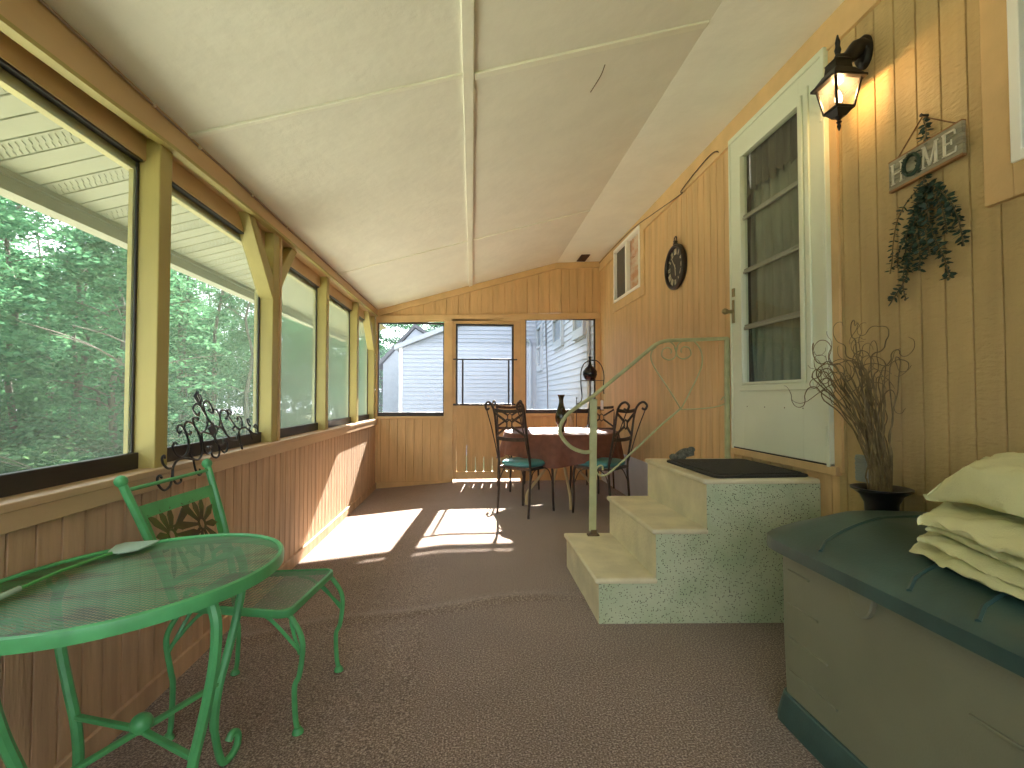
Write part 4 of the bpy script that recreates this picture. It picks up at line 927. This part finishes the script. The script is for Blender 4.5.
for a, b_ in zip(fin, bot):
    mid = a.lerp(b_, .55) + Vector((.012, 0, -.01)); pp = MB().tube(cr([a, mid, b_], 8), .0125, 8).build('back_post', 'green_paint', gc)
    MB().ball(a, .019, 12).build('finial', 'green_paint', pp)
def BK(u, v):   # u 0..1 across from near post to far post, v 0 top .. 1 seat
    def post(a, b_):
        C = cr([a, a.lerp(b_, .55) + Vector((.012, 0, -.01)), b_], 8); t_ = v * (len(C) - 1); i = min(len(C) - 2, int(t_)); return C[i].lerp(C[i + 1], t_ - i)
    return post(fin[0], bot[0]).lerp(post(fin[1], bot[1]), u)
m = MB().tube([BK(0, .06), BK(1, .05)], .0065, 7); m.build('top_rail', 'green_paint', gc)
def ribbon(mb, pts, th=.004):
    """thin cut steel plate from (u, v) outline on the chair back"""
    P = [BK(u, v) for u, v in pts]; n_ = (BK(.9, .4) - BK(.1, .4)).cross(BK(.5, .8) - BK(.5, .2)).normalized() * th; mb.prism([p - n_ * .5 for p in P], n_)
m = MB(); ribbon(m, [(.02, .17), (.98, .16), (.98, .24), (.02, .25)]); ribbon(m, [(.02, .74), (.98, .74), (.98, .80), (.02, .80)]); ribbon(m, [(.02, .25), (.08, .25), (.08, .80), (.02, .80)]); ribbon(m, [(.90, .24), (.98, .24), (.98, .80), (.90, .80)]); m.build('back_frame', 'green_paint', gc)
for hub in ((.26, .41), (.68, .41)):
    m = MB()
    for k in range(10):
        a = 2 * PI * k / 10 + .15; ca, sa = math.cos(a), math.sin(a); w_ = .030; q_ = (-sa, ca)
        lim = [((.90 if ca > 0 else .08) - hub[0]) / ca if abs(ca) > .05 else 9, ((.75 if sa > 0 else .22) - hub[1]) / sa if abs(sa) > .05 else 9, .40]
        t_ = min(lim); e = (hub[0] + ca * t_, hub[1] + sa * t_)
        ii = (hub[0] + ca * .035, hub[1] + sa * .035); mm = (hub[0] + (e[0] - hub[0]) * .68, hub[1] + (e[1] - hub[1]) * .68)
        ribbon(m, [(ii[0] - q_[0] * .008, ii[1] - q_[1] * .008), (mm[0] - q_[0] * w_, mm[1] - q_[1] * w_), e, (mm[0] + q_[0] * w_, mm[1] + q_[1] * w_), (ii[0] + q_[0] * .008, ii[1] + q_[1] * .008)])
    m.tube([BK(hub[0] + .045 * math.cos(t_), hub[1] + .045 * math.sin(t_)) for t_ in [2 * PI * k / 16 for k in range(16)]], .004, 6, True)
    m.build('petal_rosette', 'rust_petal', gc)

# ---- wrought iron scroll panel leaning on the sill
ws = thing('iron_scroll_panel', 'black wrought iron scrollwork leaning on the window sill above the green chair', 'scrollwork', (-1.14, 2.2, .78))
def wp(x, y):
    return at(150 + x / 6.983, 385 + y / 6.983, X=-1.085 - .068 * min(1, x / 620))
STR = [
 [(82, 648), (70, 632), (52, 650), (60, 700), (100, 735), (142, 700), (156, 630), (162, 575), (190, 528), (240, 512), (295, 518), (338, 520), (362, 480), (356, 400), (335, 330), (300, 275), (265, 255), (240, 278), (244, 320), (265, 345), (285, 338), (280, 322)],
 [(105, 512), (98, 492), (84, 510), (92, 550), (120, 580), (155, 582)], [(160, 590), (163, 650), (185, 688), (214, 676), (216, 652), (200, 648)], [(303, 520), (318, 590), (345, 630), (358, 612), (346, 588)],
 [(190, 412), (172, 402), (158, 430), (178, 480), (225, 503), (262, 468), (270, 400), (250, 335), (225, 290), (200, 280), (190, 310), (205, 338), (218, 325)], [(276, 435), (276, 480), (305, 515), (335, 522)],
 [(335, 205), (345, 190), (338, 215), (315, 200), (300, 165), (318, 135), (345, 140), (365, 165)], [(335, 225), (334, 245), (318, 232), (300, 232), (306, 270), (330, 320), (360, 332), (392, 305), (400, 255), (394, 215), (380, 185), (352, 142)],
 [(415, 168), (405, 180), (425, 190), (440, 195), (428, 150), (405, 115), (380, 115), (374, 150), (392, 215), (430, 270), (480, 295)],
 [(362, 165), (398, 225), (446, 285), (495, 298), (535, 345), (570, 382), (612, 382)], [(436, 190), (448, 168), (472, 185), (490, 240), (482, 285), (462, 330), (450, 385)],
 [(540, 235), (525, 235), (540, 218), (545, 195), (522, 176), (496, 182), (488, 220), (502, 280), (535, 345), (580, 382)], [(552, 205), (566, 200), (560, 178), (542, 172), (540, 200), (565, 245), (600, 292), (626, 310), (642, 285), (636, 240), (618, 220), (606, 238), (618, 245)],
 [(585, 320), (575, 305), (590, 295), (622, 312), (614, 350), (606, 385)], [(622, 312), (658, 296), (695, 318), (730, 346), (752, 338), (750, 305), (735, 275), (726, 290), (736, 300)], [(695, 258), (682, 238), (680, 262), (700, 290), (690, 312), (705, 345), (715, 380)],
 [(622, 320), (628, 400), (645, 450), (640, 425), (630, 415)], [(360, 335), (372, 430), (398, 480), (425, 470), (430, 445), (415, 430), (400, 440)], [(425, 465), (440, 498), (470, 505), (486, 470), (478, 415), (450, 365), (415, 340), (372, 330)],
 [(490, 440), (520, 472), (542, 440), (536, 395), (518, 380), (510, 400)], [(410, 440), (430, 428), (432, 450)], [(455, 385), (470, 410), (500, 420), (530, 400)]]
for P in STR:
    MB().tube(cr([wp(*p) for p in P], 5), .0042, 6).build('scroll', 'black_iron', ws)
m = MB()
for mx_ in (-26, -8, 12, 30): m.tube(cr([wp(326, 45), wp(330 + mx_ * .75, 80), wp(342 + mx_ * .6, 112), wp(352, 145)], 6), .0032, 6)
m.build('basket_finial', 'black_iron', ws)
m = MB(); m.prism([wp(398, 300), wp(425, 270), wp(455, 312), wp(432, 355)], (.006, 0, 0)); m.build('diamond', 'black_iron', ws)

# ================================================================ DINING SET
DX, DYc, DZ = .89, 4.87, .70
tbl = thing('dining_table', 'round dining table on splayed cream tube legs', 'table', (DX, DYc, 0))
m = MB().lathe([(.001, .655), (.50, .655), (.535, .668), (.535, .69), (.001, .69)], (DX, DYc, 0), 48, caps=False); m.build('tabletop', 'cream_leg', tbl)
for a in (math.radians(-88), math.radians(-155), math.radians(92), math.radians(25)):
    ca, sa = math.cos(a), math.sin(a)
    m = MB().tube(cr([(DX + .10 * ca, DYc + .10 * sa, .655), (DX + .14 * ca, DYc + .14 * sa, .42), (DX + .20 * ca, DYc + .20 * sa, .32), (DX + .36 * ca, DYc + .36 * sa, .16), (DX + .40 * ca, DYc + .40 * sa, .10), (DX + .405 * ca, DYc + .405 * sa, .008)], 6), .014, 8); m.build('leg', 'cream_leg', tbl)
def cloth(u, v):
    a = 2 * PI * u; R_ = .562
    if v < .5: r_ = R_ * v / .5; z = DZ
    else:
        t_ = (v - .5) / .5; d_ = .19 + .085 * abs(math.cos(2 * a + .6)) ** 1.6 ; fold = (.5 + .5 * math.sin(a * 13 + .8 * math.sin(a * 3)))
        r_ = R_ + .012 + (.050 * fold + .016 * math.sin(a * 5)) * t_ ** 1.1 + .02 * t_; z = DZ - .012 - d_ * t_ ** .95
        if t_ < .12: r_ = R_ + .010 * t_ / .12; z = DZ - .06 * t_
    return Vector((DX + r_ * math.cos(a), DYc + r_ * math.sin(a), z))
tc_ = MB().grid(cloth, 192, 26).build('tablecloth', 'tablecloth', ang=70); tag(tc_, 'brown cloth draped over the round dining table', 'tablecloth')
def dining_chair():
    t_ = thing('dining_chair', '', 'chair', (0, 0, 0))
    w = .17
    def bx_(z): return -.175 - .085 * max(0, (z - .42)) / .5 - .01 * max(0, .42 - z) / .42
    for s in (-1, 1):
        P = [(bx_(0) - .02, s * w, .006), (bx_(.2) - .005, s * w, .2), (bx_(.42), s * w, .42), (bx_(.66), s * (w - .004), .66), (bx_(.86), s * (w - .006), .86), (bx_(.93) - .02, s * w, .935), (bx_(.95) - .065, s * w, .962), (bx_(.95) - .10, s * w, .935), (bx_(.95) - .085, s * w, .90), (bx_(.95) - .055, s * w, .908)]
        pst = MB().tube(cr(P, 6), .0105, 8).build('back_leg', 'bronze_iron', t_)
        MB().tube(cr([(bx_(.95) - .088, s * w, .905), (bx_(.7) - .045, s * w, .70), (bx_(.42) - .004, s * w, .43)], 6), .005, 6).build('side_rod', 'bronze_iron', pst)
        MB().tube(cr([(.175, s * w * .92, .40), (.185, s * w * .95, .33), (.178, s * w, .15), (.185, s * (w + .004), .006)], 6), .011, 8).build('front_leg', 'bronze_iron', t_)
        MB().tube(cr([(.06, s * w * .92, .395), (.13, s * w * .93, .36), (.178, s * w * .96, .26)], 6), .005, 6).build('leg_brace', 'bronze_iron', t_)
        MB().tube(cr([(bx_(.4) + .10, s * w * .95, .395), (bx_(.4) + .04, s * w * .97, .36), (bx_(.3), s * w, .27)], 6), .005, 6).build('leg_brace', 'bronze_iron', t_)
    def rail_(z, h, sag):
        m = MB(); P = cr([(bx_(z), -w, z), (bx_(z) - .012, -w * .5, z - sag * .7), (bx_(z) - .016, 0, z - sag), (bx_(z) - .012, w * .5, z - sag * .7), (bx_(z), w, z)], 6)
        n_ = len(P); m.add([p + Vector((dx_, 0, dz_)) for p in P for dx_, dz_ in ((-.005, -h / 2), (.005, -h / 2), (.005, h / 2), (-.005, h / 2))], [(i * 4 + k, i * 4 + (k + 1) % 4, i * 4 + 4 + (k + 1) % 4, i * 4 + 4 + k) for i in range(n_ - 1) for k in range(4)] + [(3, 2, 1, 0), (n_ * 4 - 4, n_ * 4 - 3, n_ * 4 - 2, n_ * 4 - 1)]); return m
    rail_(.895, .028, .012).build('top_rail', 'bronze_iron', t_); rail_(.655, .030, .008).build('lower_rail', 'bronze_iron', t_)
    m = MB(); zc = .775; r_ = .040
    m.tube([(bx_(zc) - .012, r_ * .8 * math.cos(a), zc + r_ * math.sin(a)) for a in [2 * PI * k / 6 + PI / 6 for k in range(6)]], .007, 6, True)
    for sy, sz in ((-1, -1), (1, -1), (1, 1), (-1, 1)): m.bar((bx_(zc + sz * .02) - .012, sy * .026, zc + sz * .020), (bx_(zc + sz * .1), sy * (w - .005), zc + sz * .098), .020, .008, (0, -sz, sy)); 
    m.build('cross_splat', 'bronze_iron', t_)
    m = MB()
    for a, b_ in (((.18, -w * .9), (.18, w * .9)), ((.18, w * .9), (bx_(.4), w)), ((bx_(.4), w), (bx_(.4), -w)), ((bx_(.4), -w), (.18, -w * .9))): m.bar((a[0], a[1], .402), (b_[0], b_[1], .402), .022, .012)
    m.build('seat_frame', 'bronze_iron', t_)
    m = MB()
    def cush(u, v):
        a = 2 * PI * u; b_ = -PI / 2 + PI * v; ca, sa = math.cos(a), math.sin(a); p = 4.0
        sx = math.copysign(abs(ca) ** (2 / p), ca); sy = math.copysign(abs(sa) ** (2 / p), sa); k = max(0, math.cos(b_)) ** .5
        return Vector((.005 + .195 * sx * k, (.185) * sy * k, .438 + .036 * math.sin(b_)))
    m.grid(cush, 40, 12).build('cushion', 'teal_seat', t_, ang=80)
    return t_
ch = dining_chair()
spots = [((.49, 4.42), math.atan2(.256, .234) , 'dark iron dining chair with teal cushion turned its back on the sunny floor'),
         ((1.155, 4.34), math.atan2(.70, -.70), 'dark iron dining chair nearest the concrete steps'),
         ((1.34, 5.42), math.atan2(-.70, -.62), 'dark iron dining chair in the far corner by the house wall'),
         ((.525, 5.575), math.atan2(-.80, .26), 'dark iron dining chair behind the table by the screen door')]
for i, ((x, y), rz, lb) in enumerate(spots):
    o = ch if i == 0 else copy_tree(ch)
    o.location = (x, y, 0); o.rotation_euler = (0, 0, rz); o.scale = (1, 1, 1.035); o['label'] = lb; o['group'] = 'iron dining chairs around the round table'
vz = MB().lathe([(.001, 0), (.034, 0), (.040, .006), (.030, .022), (.034, .05), (.054, .10), (.060, .14), (.052, .19), (.032, .245), (.022, .285), (.022, .315), (.032, .352), (.040, .362), (.036, .362), (.018, .315), (.018, .28)], (.868, 4.73, DZ), 32, caps=False).build('table_vase', 'dark_glaze', ang=50)
tag(vz, 'dark mottled bottle vase on the brown tablecloth', 'vase')
# iron jug stand, with candle arms
JX, JY = 1.195, 4.98
js = thing('jug_stand', 'wrought iron stand cradling a dark jug on the dining table', 'stand', (JX, JY, DZ))
jp = lambda px, py, dy=0: at(px, py, Y=JY + dy)
MB().tube([jp(590, 428), jp(590, 380)], .006, 8).build('upright', 'black_iron', js)
MB().tube(cr([jp(576.5, 404), jp(580.5, 402), jp(582, 396), jp(581, 385), jp(581, 372), jp(584, 364), jp(590, 360.5), jp(597, 361), jp(602, 367), jp(604, 376), jp(603.5, 386), jp(604, 394)], 6), .0055, 8).build('hoop', 'black_iron', js)
m = MB(); m.tube([jp(590, 380.5) + Vector((.062 * math.cos(a), .062 * math.sin(a), 0)) for a in [2 * PI * k / 24 for k in range(24)]], .004, 6, True); m.bar(jp(581, 380.5), jp(603.5, 380.5), .006, .006); m.build('cradle', 'black_iron', js)
for a in (0, 2 * PI / 3, 4 * PI / 3): MB().tube(cr([Vector((JX, JY, DZ + .05)), Vector((JX + .05 * math.cos(a), JY + .05 * math.sin(a), DZ + .02)), Vector((JX + .10 * math.cos(a), JY + .10 * math.sin(a), DZ + .006))], 6), .005, 6).build('leg', 'black_iron', js)
m = MB().tube([jp(576.5, 427), jp(576.5, 399)], .004, 6); m.ball(jp(576.5, 398), .009, 10); m.build('side_rod', 'black_iron', js)
MB().bar(jp(574, 409), jp(602, 409), .008, .008).build('cross_bar', 'black_iron', js)
m = MB().lathe([(.001, -.004), (.022, -.004), (.024, .004), (.001, .004)], jp(602, 410), 14, caps=False); m.build('candle_cup', 'black_iron', js)
j0 = jp(590, 381)
jg = MB().lathe([(.001, .0), (.030, .0), (.058, .022), (.074, .060), (.072, .095), (.052, .128), (.026, .150), (.014, .175), (.012, .235), (.015, .245), (.013, .25), (.001, .25)], j0 + Vector((0, 0, .004)), 32, caps=False).build('jug', 'jug', ang=50)
tag(jg, 'round dark long necked jug resting in the iron stand', 'jug')
cd = MB().lathe([(.001, 0), (.015, 0), (.015, .09), (.012, .094), (.002, .096), (.0015, .106), (.001, .106)], jp(602, 410) + Vector((0, 0, .005)), 14, caps=False).build('candle', 'candle', ang=50); tag(cd, 'short white candle in the iron stand by the wall', 'candle')
c0 = Vector((jp(572, 400).x, JY + .05, DZ))
hg = MB().lathe([(.026, .001), (.030, .02), (.030, .14), (.034, .165), (.031, .165), (.027, .14), (.027, .022), (.022, .006), (.001, .004)], c0, 24, caps=False).build('hurricane_glass', 'thin_glass', ang=50); tag(hg, 'clear glass candle chimney on the table by the bottle vase', 'glass chimney')

# ================================================================ OUTSIDE
# roof edge along the left: vented soffit, fascia, gutter
sf = thing('soffit', 'beige vented vinyl soffit under the left eave', 'soffit', (-1.5, 2, 1.95))
m = MB(); y = YB; k = 0
xa, xb = XL - .09, -1.775
zf_ = lambda x: ceil_z(x) - .02
m = MB(); mv = MB()
while y < YE + 1.2:
    tgt = mv if k % 3 == 2 else m
    tgt.add([(xa, y + .005, zf_(xa)), (xa, y + .0945, zf_(xa)), (xb, y + .0945, zf_(xb)), (xb, y + .005, zf_(xb))], [(0, 1, 2, 3)])
    m.add([(xa, y - .004, zf_(xa)), (xa, y - .004, zf_(xa) + .022), (xb, y - .004, zf_(xb) + .022), (xb, y - .004, zf_(xb)), (xa, y + .005, zf_(xa)), (xa, y + .005, zf_(xa) + .022), (xb, y + .005, zf_(xb) + .022), (xb, y + .005, zf_(xb))], [(0, 1, 2, 3), (1, 5, 6, 2), (4, 7, 6, 5)])
    if tgt is mv:
        for q in range(22):
            x_ = xa - .03 - q * .022
            for e in range(2):
                y_ = y + .014 + e * .042; mv.add([(x_, y_, zf_(x_) - .0005), (x_ - .010, y_ + .03, zf_(x_ - .01) - .0005), (x_ - .010, y_ + .03, zf_(x_ - .01) - .006), (x_, y_, zf_(x_) - .006)], [(0, 1, 2, 3)])
    y += .0985; k += 1
m.build('panel', 'soffit', sf); mv.build('vented_panel', 'soffit', sf)
fa = MB().box(-1.80, -1.775, YB, YE + 1.2, 1.83, 1.96); fa.box(-1.775, -1.762, YB, YE + 1.2, 1.885, 1.925)
fo = fa.build('fascia_board', 'fascia'); tag(fo, 'beige fascia board along the left eave', 'fascia')
gt = MB(); gp = [(-1.80, 1.955), (-1.80, 1.84), (-1.87, 1.84), (-1.91, 1.89), (-1.915, 1.955), (-1.905, 1.955), (-1.90, 1.893), (-1.866, 1.848), (-1.81, 1.848), (-1.81, 1.955)]
gt.prism([(x, YB, z) for x, z in gp], (0, YE + 1.2 - YB, 0)); tag(gt.build('gutter', 'fascia'), 'beige rain gutter along the left eave', 'gutter')
# added roof slab and boards, out of view, shaped to cut off the sun patch
m = MB(); m.prism([(-1.80, YE + .10, ceil_z(-1.80) + .16), (1.06, YE + .10, ceil_z(1.06) + .06), (1.06, YE + .10, ceil_z(1.06) + .16), (-1.80, YE + .10, ceil_z(-1.80) + .26)], (0, .9, 0)); 
m.box(-1.80, 1.6, YE + .88, YE + .93, 2.27, 2.335); m.box(-1.80, 1.6, YE + .88, YE + .93, 2.375, 2.85)
struct(m.build('trim_sun_blocker', 'soffit'))
# ground
gr = MB().grid(lambda u, v: (-45 + 90 * u, -30 + 75 * v, -.42 - .03 * max(0, 2 - (-45 + 90 * u)) * .12 + .10 * noise.noise(Vector((u * 30, v * 30, 0)))), 90, 80).build('ground', 'grass'); struct(gr)
pt = MB().grid(lambda u, v: (-7 + 5.75 * u, -9 + 22 * v, -.34), 10, 20).build('bounce_ground', 'bounce_gravel'); struct(pt, 'added unseen pale gravel strip bouncing sunlight into the porch')  # added out of view as a reflector for soffit and ceiling
# house wing with lapped siding
def lapped(mb, mp, u0, u1, z0, z1, sp=.105):
    f1 = z1 if callable(z1) else (lambda u: z1); z = z0
    us = [u0 + (u1 - u0) * i / 16 for i in range(17)] if callable(z1) else [u0, u1]
    while z < max(f1(u) for u in us):
        for a, b_ in zip(us, us[1:]):
            za, zb_ = min(z + sp, f1(a)), min(z + sp, f1(b_))
            if za <= z and zb_ <= z: continue
            za, zb_ = max(z, za), max(z, zb_)
            mb.add([mp(a, z, -.014), mp(b_, z, -.014), mp(b_, zb_, 0), mp(a, za, 0)], [(0, 1, 2, 3)]); mb.add([mp(a, z, 0), mp(b_, z, 0), mp(b_, z, -.014), mp(a, z, -.014)], [(0, 1, 2, 3)])
        z += sp
hw = thing('house_wing', 'white sided wing of the house beyond the end screens', 'building', (0, 12.6, -.4))
m = MB(); WG = 12.6; wz = lambda u: 2.28 + (u + 1.82) * .40
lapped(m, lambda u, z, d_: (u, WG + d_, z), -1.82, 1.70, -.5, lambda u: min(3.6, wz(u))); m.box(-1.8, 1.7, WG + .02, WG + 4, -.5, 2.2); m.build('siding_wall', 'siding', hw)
m = MB().box(-1.84, -1.76, WG - .03, WG + .05, -.5, 2.30); m.build('corner_board', 'white_trim', hw)
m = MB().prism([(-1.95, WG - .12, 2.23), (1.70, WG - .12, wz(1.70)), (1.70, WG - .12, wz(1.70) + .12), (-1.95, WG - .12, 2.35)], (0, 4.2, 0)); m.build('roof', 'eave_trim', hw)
m = MB().tube(cr([(1.20, WG - .06, 2.58), (1.42, WG - .06, 2.52), (1.50, WG - .06, 2.40), (1.50, WG - .06, 2.2)], 5) + [Vector((1.50, WG - .06, -.4))], .045, 8); m.build('downspout', 'siding_trim', hw)
hs = thing('main_house', 'white sided house wall running off beyond the right end screen', 'building', (1.66, 9, -.4))
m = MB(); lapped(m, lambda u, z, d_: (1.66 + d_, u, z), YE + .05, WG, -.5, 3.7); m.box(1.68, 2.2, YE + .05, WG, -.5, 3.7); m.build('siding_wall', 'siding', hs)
for y0, y1, z0, z1 in ((11.35, 12.15, 1.75, 2.76), (8.72, 9.72, 2.06, 3.05), (6.98, 7.75, 2.03, 3.0)):
    m = MB()
    for a in ((y0, y0 + .07, z0, z1), (y1 - .07, y1, z0, z1), (y0, y1, z0 - .09, z0 + .05), (y0, y1, z1 - .06, z1), (y0, y1, (z0 + z1) / 2 - .02, (z0 + z1) / 2 + .02)): m.box(1.60, 1.66, *a)
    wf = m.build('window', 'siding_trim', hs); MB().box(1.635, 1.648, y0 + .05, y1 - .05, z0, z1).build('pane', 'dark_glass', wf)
m = MB().tube(cr([(1.63, 10.7, 3.6), (1.63, 10.72, 2.4), (1.63, 10.55, 1.5), (1.63, 10.5, .9), (1.63, 10.35, .5)], 6), .012, 6); m.build('service_cable', 'dark_frame', hs)
m = MB().tube([(1.63, 6.75, 3.6), (1.63, 6.75, -.4)], .03, 8); m.build('conduit', 'siding_trim', hs)
sh = thing('garden_shed', 'grey shed with a dark pitched roof behind the house wing', 'shed', (-3.2, 16, -.4))
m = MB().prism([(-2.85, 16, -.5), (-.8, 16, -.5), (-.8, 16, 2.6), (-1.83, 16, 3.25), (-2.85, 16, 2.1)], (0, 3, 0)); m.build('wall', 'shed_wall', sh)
m = MB().prism([(-3.05, 15.9, 1.96), (-1.83, 15.9, 3.28), (-1.83, 15.9, 3.40), (-3.12, 15.9, 2.02)], (0, 3.2, 0)); m.prism([(-.6, 15.9, 2.5), (-1.83, 15.9, 3.28), (-1.83, 15.9, 3.40), (-.55, 15.9, 2.56)], (0, 3.2, 0)); m.build('roof', 'roof', sh)

# ---- woods
def crown_mesh(seed, n_spray, R_, Hc, leaf, per):
    rnd = random.Random(seed); m = MB(); vs = []; fs = []
    for k in range(n_spray):
        a = rnd.uniform(0, 2 * PI); h = rnd.random(); prof_ = math.sin(PI * min(1, .12 + h * .88)) ** .6
        r_ = R_ * prof_ * math.sqrt(rnd.uniform(.25, 1)); c = Vector((r_ * math.cos(a), r_ * math.sin(a), h * Hc - .18 * r_))
        sr = rnd.uniform(.30, .62); tx, ty = rnd.uniform(-.25, .25) - .25 * math.cos(a), rnd.uniform(-.25, .25) - .25 * math.sin(a)
        for q in range(per):
            b_ = rnd.uniform(0, 2 * PI); rr = sr * math.sqrt(rnd.random()); dx_, dy_ = rr * math.cos(b_), rr * math.sin(b_)
            p = c + Vector((dx_, dy_, tx * dx_ + ty * dy_ + rnd.gauss(0, .05)))
            n_ = Vector((rnd.gauss(0, .45), rnd.gauss(0, .45), 1)).normalized(); u = n_.orthogonal().normalized(); u = Matrix.Rotation(rnd.uniform(0, 2 * PI), 3, n_) @ u; w = n_.cross(u); s = leaf * rnd.uniform(.6, 1.3)
            o = len(vs); vs += [p - u * s * .5, p + w * s * .42 - u * s * .05, p + u * s * .6, p - w * s * .42 - u * s * .05]; fs.append((o, o + 1, o + 2, o + 3))
    m.v = [Vector(v) for v in vs]; m.f = fs; m.m = [0] * len(fs)
    return m
def trunk_mesh(seed, h, r0):
    rnd = random.Random(seed); m = MB(); P = [Vector((rnd.uniform(-.06, .06) * i, rnd.uniform(-.06, .06) * i, h * i / 6 - .5)) for i in range(7)]
    C = cr(P, 3); m.tube(C, [r0 * (1 - .75 * i / len(C)) for i in range(len(C))], 8)
    for k in range(9):
        i = rnd.randrange(5, len(C) - 1); p = C[i]; a = rnd.uniform(0, 2 * PI); l_ = rnd.uniform(.6, 1.6)
        m.tube(cr([p, p + Vector((math.cos(a) * l_ * .5, math.sin(a) * l_ * .5, l_ * .25)), p + Vector((math.cos(a) * l_, math.sin(a) * l_, l_ * .35))], 3), [r0 * .28 * (1 - .7 * q / 6) for q in range(7)], 5)
    return m
tprot = []
TDEF = [(11, 190, 1.9, 6.0, 1.0, .082), (12, 220, 2.2, 5.6, .5, .085), (13, 190, 1.6, 6.6, 1.6, .078), (14, 210, 2.0, 4.8, .2, .085)]
tm = []
for sd, ns_, R_, Hc, z0, lf in TDEF:
    t_ = thing('tree', 'broadleaf tree standing in the woods outside the porch screens', 'tree', (0, 0, 0), 'trees in the woods outside')
    tr_ = trunk_mesh(sd, Hc + z0 - .5, .085).build('trunk', 'bark', t_)
    c = crown_mesh(sd, ns_, R_, Hc, lf, 92)
    for v in c.v: v.z += z0
    c.build('crown', 'leaf', t_, smooth=False)
    tprot.append(t_)
rt = random.Random(5); places = []
def free(x, y, d_): return all((x - a) ** 2 + (y - b_) ** 2 > d_ * d_ for a, b_ in places)
tries = 0
while len(places) < 84 and tries < 9000:
    tries += 1
    X_ = -7.6 - 24 * rt.random() ** 1.15; Y_ = rt.uniform(-10, 42)
    if X_ > -7.5 and Y_ > 12: pass
    if free(X_, Y_, 2.0): places.append((X_, Y_))
places += [(-6.3, 22), (-4.6, 25), (-3.6, 30), (-2, 33), (-7, 28), (.5, 36), (3, 37)]
for i, (x, y) in enumerate(places):
    o = tprot[i] if i < 4 else copy_tree(tprot[i % 4])
    o.location = (x, y, -.45); o.rotation_euler = (0, 0, rt.uniform(0, 2 * PI)); s = rt.uniform(.95, 1.4) * (1 + max(0, -x - 14) * .03); o.scale = (s, s, s * rt.uniform(.9, 1.2))
# slim bare stems between the trees
sp_ = thing('sapling', 'slim bare trunk standing in the woods beyond the left screens', 'tree', (0, 0, 0), 'slim trunks in the woods to the left')
trunk_mesh(77, 7, .055).build('trunk', 'bark', sp_)
for i in range(40):
    o = sp_ if i == 0 else copy_tree(sp_); o.location = (-rt.uniform(6, 16), rt.uniform(0, 24), -.45); o.rotation_euler = (rt.uniform(-.05, .05), rt.uniform(-.05, .05), rt.uniform(0, 6.28)); s = rt.uniform(.7, 1.5); o.scale = (s, s, rt.uniform(.8, 1.2))
bp_ = thing('bush', 'leafy undergrowth bush at the edge of the woods', 'bush', (0, 0, 0), 'undergrowth bushes at the edge of the woods')
c = crown_mesh(21, 34, .75, 1.0, .10, 34); c.build('foliage', 'leaf2', bp_, smooth=False)
trunk_mesh(22, 1.1, .03).build('stem', 'bark', bp_)
for i in range(80):
    o = bp_ if i == 0 else copy_tree(bp_); o.location = (-rt.uniform(5.8, 17), rt.uniform(-4, 26), -.5); o.rotation_euler = (0, 0, rt.uniform(0, 6.28)); s = rt.uniform(.7, 1.3); o.scale = (s, s, s * rt.uniform(.7, 1.0))

# ================================================================ LIGHT
w = bpy.data.worlds.new('sky'); SC.world = w; w.use_nodes = True; nt = w.node_tree; nt.nodes.clear()
out = N(nt, 'ShaderNodeOutputWorld'); bg = N(nt, 'ShaderNodeBackground', i_Strength=2.6)
tc = N(nt, 'ShaderNodeTexCoord'); sx_ = N(nt, 'ShaderNodeSeparateXYZ'); r = ramp(nt, [(0.0, (.80, .88, .95, 1)), (.5, (.90, .95, 1.0, 1)), (1.0, (.62, .78, 1.0, 1))])
nt.links.new(tc.outputs['Generated'], sx_.inputs[0]); nt.links.new(sx_.outputs[2], r.inputs['Fac']); nt.links.new(r.outputs['Color'], bg.inputs['Color']); nt.links.new(bg.outputs[0], out.inputs['Surface'])
sl = bpy.data.lights.new('sun', 'SUN'); sl.energy = 27; sl.angle = math.radians(.6); sl.color = (1, .93, .84)
so = bpy.data.objects.new('sun', sl); COL.objects.link(so); so.rotation_euler = Vector((-.08, -1, -.65)).to_track_quat('-Z', 'Y').to_euler(); so.location = (2, 14, 9)
SC.view_settings.view_transform = 'Standard'; SC.view_settings.look = 'None'; SC.view_settings.gamma = 1; SC.view_settings.use_curve_mapping = False
SC.view_settings.exposure = 1.5
SC.cycles.use_denoising = True; SC.cycles.max_bounces = 10; SC.cycles.diffuse_bounces = 6; SC.cycles.transparent_max_bounces = 24; SC.cycles.sample_clamp_indirect = 6
SC.cycles.caustics_reflective = False; SC.cycles.caustics_refractive = False
